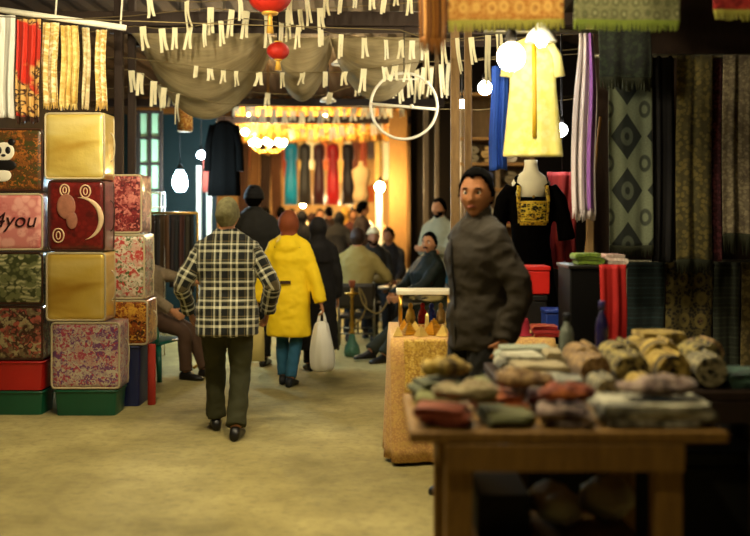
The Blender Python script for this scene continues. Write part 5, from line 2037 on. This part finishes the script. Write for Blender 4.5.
for i, (x, y, z, w_, d, h, k_, lab) in enumerate((
        (.34, A1 + .02, TZ + .075, .24, .13, .06, 'stripe', 'cream striped scarf crumpled over the rust and olive cloths'),
        (.58, A2 + .01, TZ + .085, .22, .15, .06, 'brown', 'brown spotted scarf crumpled over the orange and maroon cloths'),
        (.30, A3, TZ + .098, .20, .13, .06, 'gold', 'mustard scarf crumpled on top of the sage cloth'),
        (.70, A1 + .03, TZ + .075, .2, .12, .055, 'rust', 'rust scarf crumpled on the dusty pink cloth'),
        (1.05, A1 + .06, TZ + .092, .30, .16, .05, 'pink', 'dusty pink scarf loosely thrown on the big cream cloth'))):
    crumple(lab, x, y, z, w_, d, h, TX[k_], i)


def bottle(label, x, y, m, capm, h=.25, r=.032, tilt=0):
    t = thing('bottle', label, 'bottle', (x, y, TZ + .001))
    t.rotation_euler = (0, tilt, 0)
    obj('bottle_body', MB().lathe([(r * .8, 0), (r, .006), (r, h * .62), (r * .8, h * .72), (r * .42, h * .80), (r * .40, h * .88), (.002, h * .88)], n=20), m, t)
    obj('bottle_cap', MB().lathe([(r * .52, h * .865), (r * .54, h * .99), (r * .45, h), (.002, h)], n=18), capm, t)


bottle('tall grey bottle with dark cap among the cloths', .955, B3, plain('grey_bottle', '6a7064', .25, spec=.6), plain('dark_cap', '22242a', .3), .27, .036)
bottle('dark violet bottle next to the grey one', 1.135, B3 + .02, plain('violet_bottle', '221c4a', .25, spec=.6), plain('violet_cap', '3a3468', .3), .33, .032)
# under the tables
SACK = plain('white_sack', 'b4ae94', .8, var=.2, bump=.4, bs=30)
for i, (x, y, w_, d, h, m, lab) in enumerate(((.48, 3.9, .20, .36, .16, plain('dark_box_card', '17130f', .8), 'dark carton on the shelf of the near table, lane side'), (.70, 3.92, .2, .3, .12, SACK, 'whitish bundle on the shelf of the near table beside the dark carton'), (.92, 3.94, .18, .3, .15, SACK, 'taller whitish bundle on the shelf of the near table, outer side'))):
    if m is SACK:
        mb = MB().ball((0, 0, h / 2), .5, 20, 14, (w_, d, h))
        me = mb.mesh('cloth_bundle', m)
        rumple(me, .055, 7, x * 9)
        me.transform(Matrix.Translation((0, 0, .004)))
        zmin = min(v.co.z for v in me.vertices)
        me.transform(Matrix.Translation((0, 0, -zmin)))
        o = obj('cloth_bundle', me, None, None, True, (x, y, .397))
        tag(o, lab, 'bundle')
    else:
        o = obj('carton', MB().box((0, 0, h / 2), (w_, d, h)), m, None, True, (x, y, .397), bevel=.006)
        tag(o, lab, 'box')
BOXD = [('1a1620', 'dark violet box on the floor under the second table, lane side'), ('14161f', 'blue black box on the floor under the second table, beside the violet box'), ('1c1a14', 'dark brown box on the floor at the outer end under the second table')]
for i, (c, lab) in enumerate(BOXD):
    t = thing('storage_box', lab, 'box', (.78 + i * .39, 4.74, 0))
    obj('box_body', MB().box((0, 0, .235), (.35, .5, .47)), plain('box_dark', c, .7), t, bevel=.01)
    obj('box_lid', MB().box((0, 0, .505), (.36, .51, .065)), plain('box_dark_lid', c, .6), t, bevel=.01)
drape('tablecloth', 'blackish cloth draped to the floor over the stand past the table end', 1.80, 2.5, 4.3, 5.6, .66, .64, plain('blue_black_cloth', '11141a', .8, bump=.2, bs=200), 4, .02)
table('low stand under the blackish cloth past the table end', 1.83, 2.47, 4.33, 5.57, .655, DARKWOOD)

# ------------------------------------------------------------------ hanging textiles of the right stall
def rail_bar(label, px0, px1, Y, z, m=GREY, r=.014):
    x0, x1 = X(px0, Y), X(px1, Y)
    t = thing('hanging_rail', label, 'rail', (x0, Y, z))
    obj('bar', MB().tube([(0, 0, 0), (x1 - x0, 0, 0)], r, 8), m, t)
    for x in (.06, x1 - x0 - .06):
        obj('rail_wire', MB().tube([(x, 0, 0), (x, 0, 4.29 - z)], .005, 6), IRON, t)
    return t


rail_bar('rail of fringed rugs across the top of the stall', 405, 800, 5.0, 2.98)
FR1, FR2, FR3 = plain('olive_fringe', 'a8a448', .9), plain('green_fringe', '86983c', .9), plain('dark_fringe', '1e2010', .9)
RUGS = [(448, 563, 22, figured('orange_rug', 'b87830', 'dcae5c', 'carpet', 1.6, '8a4420', .85), FR1, 'orange gold patterned rug with olive fringe at the top of the stall'),
        (573, 679, 22, figured('green_rug', '98986c', '686c48', 'carpet', 2.2, 'b4b488', .85), FR2, 'sage green patterned rug with fringe at the top of the stall'),
        (711, 800, 12, figured('red_rug', '9a2420', '741614', 'speckle', .8, 'a83a2a', .85), FR1, 'red rug with green fringe at the top corner of the stall')]
for x0, x1, yb, m, fm, lab in RUGS:
    xa, xb = X(x0, 5.0), X(x1, 5.0)
    o = sheet('fringed_rug', xb - xa, 2.98 - Z(yb, 5.0), m, None, ((xa + xb) / 2, 4.975, 2.98), 1.5, .008, x0, 1, .05, 40, 16, .008, fm)
    tag(o, lab, 'rug')
xa, xb = X(417, 5.0), X(446, 5.0)
o = sheet('fringed_shawl', xb - xa, 2.98 - Z(40, 5), figured('amber_shawl', '8a5618', '2c1608', 'stripes', 2.4, 'c08a30', .8), None, ((xa + xb) / 2, 4.98, 2.98), 2, .018, 3, .9, .07, 24, 16, .006)
tag(o, 'amber and black striped shawl hanging beside the orange rug', 'shawl')

RY2 = 6.55
rail_bar('rail from which the yellow robe and lilac scarf hang', 484, 602, RY2, 2.80)
# yellow robe on a hanger
t = thing('yellow_robe', 'pale yellow embroidered robe hanging in the lamp glare', 'robe', (X(533, 6.5), 6.5, 2.80))
ROBE = figured('yellow_robe_cloth', 'd6ca70', 'dcd288', 'speckle', .5, 'd2c25c', .7)
k_ = 6.5 / 1000
rings = []
for z, wd, dp, ox in ((-.82, .195, .05, 0), (-.80, .195, .05, 0), (-.6, .175, .05, 0), (-.4, .155, .048, 0), (-.22, .145, .045, 0), (-.12, .140, .042, 0), (-.07, .10, .032, 0), (-.05, .045, .022, 0)):
    n_ = 40
    rings.append([Vector((ox + wd * math.cos(q), dp * math.sin(q) * (1 + .22 * math.sin(8 * q) * min(1, -z)), z)) for q in (2 * PI * j / n_ for j in range(n_))])
uvr = [(p.x, p.z) for r_ in rings for p in r_]
obj('robe_body', MB().loft(rings, True, uvr), ROBE, t)
for s in (-1, 1):
    obj('sleeve', MB().tube([(s * .10, 0, -.10), (s * .15, .01, -.17), (s * .168, .015, -.30)], [.04, .042, .046], 12), ROBE, t)
obj('placket', MB().tube([(.0, -.046, -.09), (.0, -.058, -.3), (.0, -.062, -.5), (.0, -.064, -.70)], .014, 8, flat=.4, up=(0, 1, 0)), plain('gold_braid', 'b89018', .5), t)
P, rr = catmull([V(-.13, 0, -.095), V(-.05, 0, -.055), V(0, 0, -.04), V(.05, 0, -.055), V(.13, 0, -.095)], [.008] * 5, 4)
obj('hanger', MB().tube(P, rr, 8), PALEWOOD, t)
obj('hook', MB().tube([(0, 0, -.04), (0, .02, -.01), (0, .05, .01)], .005, 6), IRON, t)
# white enamel lamp shade in front of the robe top
t = thing('lamp_shade', 'white saucer lamp shade above the neck of the yellow robe', 'lamp', (X(541, 6.2), 6.2, Z(42, 6.2)))
obj('shade', MB().lathe([(.098, 0), (.10, .008), (.085, .05), (.04, .095), (.02, .12), (.015, .14)], n=28), plain('white_enamel', 'e4e6e0', .3, spec=.5, bump=0), t)
obj('bulb', MB().ball((0, 0, .0), .035, 14, 10), glow('shade_lamp_light', 'e8f2ff', 40), t)
obj('cord', MB().tube([(0, 0, .13), (0, 0, 4.3 - Z(42, 6.2))], .006, 6), IRON, t)
o = sheet('blue_cloth', X(507, 6.75) - X(491, 6.75), Z(66, 6.75) - Z(170, 6.75), plain('royal_blue', '1e44a0', .7), None, (X(499, 6.75), 6.75, Z(66, 6.75)), 2, .02, 4, 1.1, 0, 24, 20)
tag(o, 'royal blue cloth hanging behind the yellow robe', 'cloth')
obj('cord', MB().tube([(0, 0, -.02), (0, 0, 4.3 - Z(66, 6.75))], .005, 6), IRON, o)
LILAC = figured('white_lilac', 'b4a8a8', '7a4a90', 'stripes', .34, 'c8bcb0', .7)
o = sheet('hanging_scarf', .17, 2.78 - Z(212, 6.5), LILAC, None, (X(585, 6.5), 6.5, 2.78), 3, .030, 12, .92, .06, 30, 36, gather=.45)
tag(o, 'white scarf with lilac stripes hanging beside the thin pale post', 'scarf')
o = sheet('red_robe', .27, Z(172, 8.4) - Z(268, 8.4), plain('red_robe_cloth', '7a1a14', .75, var=.3), None, (X(562, 8.4), 8.4, Z(172, 8.4)), 2, .035, 6, .8, 0, 26, 20, .02)
tag(o, 'red garment hanging behind the embroidered dress', 'garment')
obj('cord', MB().tube([(0, 0, -.02), (0, 0, 4.3 - Z(172, 8.4))], .005, 6), IRON, o)

# dress form with the embroidered black dress
MY = 7.7
t = thing('shop_mannequin', 'dress form in black dress with yellow embroidered bib', 'mannequin', (X(531, MY), MY, 0))
mz = lambda a: Z(a, MY)
FORM = plain('cream_form', 'e0d8b8', .5)
rings = []
for z, wd, dp, yo in ((mz(204), .10, .09, 0), (mz(192), .128, .10, 0), (mz(183), .150, .095, 0), (mz(177), .12, .075, .0), (mz(171), .06, .055, .005), (mz(165), .05, .05, .005), (mz(160), .05, .05, .005)):
    rings.append([Vector((wd * math.cos(q), yo + dp * math.sin(q), z)) for q in (2 * PI * k / 24 for k in range(24))])
obj('bust', MB().loft(rings), FORM, t)
obj('stand', MB().lathe([(.2, 0), (.19, .02), (.03, .05), (.02, .80)], n=18), IRON, t)
mb = MB()
rings = []
for z, wd, dp in ((.62, .24, .20), (.8, .225, .18), (1.0, .20, .15), (mz(262), .165, .12), (mz(240), .145, .105), (mz(222), .16, .125), (mz(205), .178, .13), (mz(197), .178, .115)):
    rings.append([Vector((wd * math.cos(q) * (1 + .03 * math.sin(9 * q) * (z < 1.2)), dp * math.sin(q) * (1 + .06 * math.sin(9 * q) * (z < 1.2)), z)) for q in (2 * PI * k / 36 for k in range(36))])
mb.loft(rings)
for s in (-1, 1):
    mb.tube([(s * .15, 0, mz(187)), (s * .215, -.01, mz(200)), (s * .25, -.02, mz(222)), (s * .27, -.03, mz(240))], [.05, .06, .06, .07], 14)
    mb.tube([(s * .10, -.06, mz(189)), (s * .105, -.02, mz(178)), (s * .10, .06, mz(188))], .030, 10)
me = voxel(mb, .014, 2)
rumple(me, .006, 9, 2)
obj('dress', me, None, t)
me.materials.append(BLACKCLOTH)
EMB = figured('yellow_embroidery', '1a1808', 'd8b422', 'brocade', 1.6, 'e8cc40', .6)


def bib(name, pts, r, m=None):
    P, rr = catmull([V(*p) for p in pts], [r] * len(pts), 4)
    obj(name, MB().tube(P, rr, 8, flat=.35, up=(0, 1, 0)), m or YEMB, t)


YEMB = figured('yellow_thread', 'd0a820', '6a5010', 'speckle', 1.2, 'e8cc50', .6, co='Object')
fy_ = lambda x: -.135 * math.sqrt(max(0, 1 - (x / .185) ** 2)) - .004
for s in (-1, 1):
    bib('embroidery', [(s * .105, fy_(.105) + .03, mz(186)), (s * .112, fy_(.112), mz(198)), (s * .105, fy_(.105) + .005, mz(212)), (s * .10, fy_(.10) + .012, mz(223))], .016)
for z, r_ in ((203, .014), (223, .017)):
    bib('embroidery', [(x, fy_(x) + (.012 if z > 210 else 0), mz(z)) for x in (-.10, -.05, 0, .05, .10)], r_)
for dx, dz, r_ in ((0, 212, .018), (0, 217, .026), (-.04, 216, .014), (.04, 216, .014)):
    obj('embroidery', MB().ball((dx, fy_(dx) + .008, mz(dz)), 1, 14, 8, (r_, .012, r_ * 1.1)), YEMB, t)
obj('embroidery', MB().grid(lambda a, b: V(-.095 + .19 * a, fy_(-.095 + .19 * a) + .010 * (1 - b) - .003, mz(222) + (mz(204) - mz(222)) * b), 16, 12, lambda a, b: (a * .19, b * .14)), EMB, t, solid=.004)
obj('pendant', MB().ball((0, fy_(0) + .012, mz(197)), .012, 12, 8), BRASS, t)

# black cabinet with red cloth
CBY = 6.15
cx0, cx1 = X(570, CBY), X(626, CBY)
t = thing('display_cabinet', 'black cabinet with a red cloth hanging down its front', 'cabinet', ((cx0 + cx1) / 2, CBY + .2, 0))
obj('cabinet_body', MB().box((0, 0, .635), (cx1 - cx0, .4, 1.27)), plain('black_lacquer', '090807', .7, spec=.1), t, bevel=.008)
obj('cabinet_top', MB().box((0, 0, 1.28), (cx1 - cx0 + .02, .42, .02)), plain('black_lacquer_top', '15130f', .35, spec=.5), t, bevel=.004)
o = sheet('red_cloth', X(625, CBY) - X(599, CBY), .62, plain('deep_red_cloth', 'a01a16', .75, var=.25), None, (X(612, CBY), CBY - .035, 1.297), 2, .012, 9, 1, 0, 24, 20)
tag(o, 'deep red cloth hanging down the front of the black cabinet', 'cloth')
tag(thick_path(fold_profile(.15, 3, .024), .02, .18, M('lime_cloth', '7c9420', '4c6414', 'bands', 2, '98a43c'), 'folded_cloth', None, (X(588, CBY + .1), CBY + .14, 1.292), 0, 1, .005, 51), 'lime green cloth folded on top of the black cabinet', 'cloth')
tag(thick_path(fold_profile(.11, 3, .022), .019, .18, M('pink_white_cloth', 'b88a80', 'd0c0b0', 'bands', 2, '8a3a40'), 'folded_cloth', None, (X(615, CBY + .1), CBY + .14, 1.292), 0, 1, .005, 52), 'pink and white cloth on top of the black cabinet', 'cloth')

# long scarves on the dark partition
RY3 = 6.72
rail_bar('long rail of scarves in the shade of the textile stall', 594, 840, RY3, Z(56, RY3))
zr = Z(56, RY3)
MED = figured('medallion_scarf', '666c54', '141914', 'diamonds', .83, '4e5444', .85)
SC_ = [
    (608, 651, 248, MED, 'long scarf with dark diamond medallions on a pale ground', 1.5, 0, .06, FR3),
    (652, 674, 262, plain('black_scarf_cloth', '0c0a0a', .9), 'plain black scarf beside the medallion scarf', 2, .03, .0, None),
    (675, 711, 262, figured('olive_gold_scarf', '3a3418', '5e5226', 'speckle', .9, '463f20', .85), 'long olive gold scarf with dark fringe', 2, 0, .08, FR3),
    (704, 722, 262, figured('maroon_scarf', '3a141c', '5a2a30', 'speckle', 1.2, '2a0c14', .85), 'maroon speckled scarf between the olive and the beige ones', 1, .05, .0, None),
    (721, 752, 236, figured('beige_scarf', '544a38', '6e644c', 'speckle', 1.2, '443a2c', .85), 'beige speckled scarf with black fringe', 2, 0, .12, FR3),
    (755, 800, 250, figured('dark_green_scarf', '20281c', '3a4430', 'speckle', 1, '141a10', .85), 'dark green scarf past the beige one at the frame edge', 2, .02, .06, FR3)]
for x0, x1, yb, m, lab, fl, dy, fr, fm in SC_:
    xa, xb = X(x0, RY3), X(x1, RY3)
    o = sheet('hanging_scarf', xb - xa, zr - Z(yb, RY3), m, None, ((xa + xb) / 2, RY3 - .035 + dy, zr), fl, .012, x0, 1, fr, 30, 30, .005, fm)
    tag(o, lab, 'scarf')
o = sheet('fringed_shawl', X(652, 6.45) - X(599, 6.45), 2.86 - Z(78, 6.45), figured('dark_green_shawl', '0e120a', '1c2414', 'speckle', 1, '080a06', .9), None, ((X(652, 6.45) + X(599, 6.45)) / 2, 6.45, 2.86), 2, .010, 3, 1, .08, 34, 20, .006, FR3)
tag(o, 'blackish green fringed shawl above the medallion scarf', 'shawl')
obj('cord', MB().tube([(0, 0, -.02), (0, 0, 4.3 - 2.86)], .005, 6), IRON, o)
RY4 = 7.0
zr4 = Z(262, RY4)
t = thing('hanging_rail', 'low rail of carpets behind the goods tables', 'rail', (X(622, RY4), RY4 + .03, zr4))
obj('bar', MB().tube([(0, 0, 0), (X(820, RY4) - X(622, RY4), 0, 0)], .016, 8), GREY, t)
for x in (.05, .75, 1.3):
    obj('rail_stand', MB().tube([(x, .02, 0), (x, .02, -zr4)], .014, 8), GREY, t)
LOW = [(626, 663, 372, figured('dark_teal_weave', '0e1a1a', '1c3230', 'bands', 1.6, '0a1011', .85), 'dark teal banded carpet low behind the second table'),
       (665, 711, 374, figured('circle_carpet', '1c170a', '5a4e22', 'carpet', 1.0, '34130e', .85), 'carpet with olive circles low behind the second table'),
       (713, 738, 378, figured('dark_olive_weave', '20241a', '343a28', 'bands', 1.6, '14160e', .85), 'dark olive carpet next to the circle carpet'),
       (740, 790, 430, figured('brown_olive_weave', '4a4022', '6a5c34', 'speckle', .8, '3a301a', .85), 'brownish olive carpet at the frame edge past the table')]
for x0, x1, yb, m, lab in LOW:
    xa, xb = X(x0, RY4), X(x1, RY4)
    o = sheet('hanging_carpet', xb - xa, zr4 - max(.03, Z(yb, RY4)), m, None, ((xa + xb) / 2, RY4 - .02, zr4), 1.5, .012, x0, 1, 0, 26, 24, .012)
    tag(o, lab, 'carpet')

p0, p1 = Vector((X(569, 6.95), 7.08, .0)), Vector((X(606, 6.95), 7.12, 2.3))
tag(obj('leaning_pole', MB().tube([p0 - p0, p1 - p0], .010, 8), PALEWOOD, None, True, p0), 'thin pale pole leaning beside the black cabinet', 'pole')
tag(thick_path(fold_profile(.16, 2, .022), .018, .14, TX['gold'], 'folded_cloth', None, (X(524, 6.5) - .26, 6.62, GT), .1, 1, .005, 61), 'mustard cloth folded on the souvenir table beside the felt hat', 'cloth')
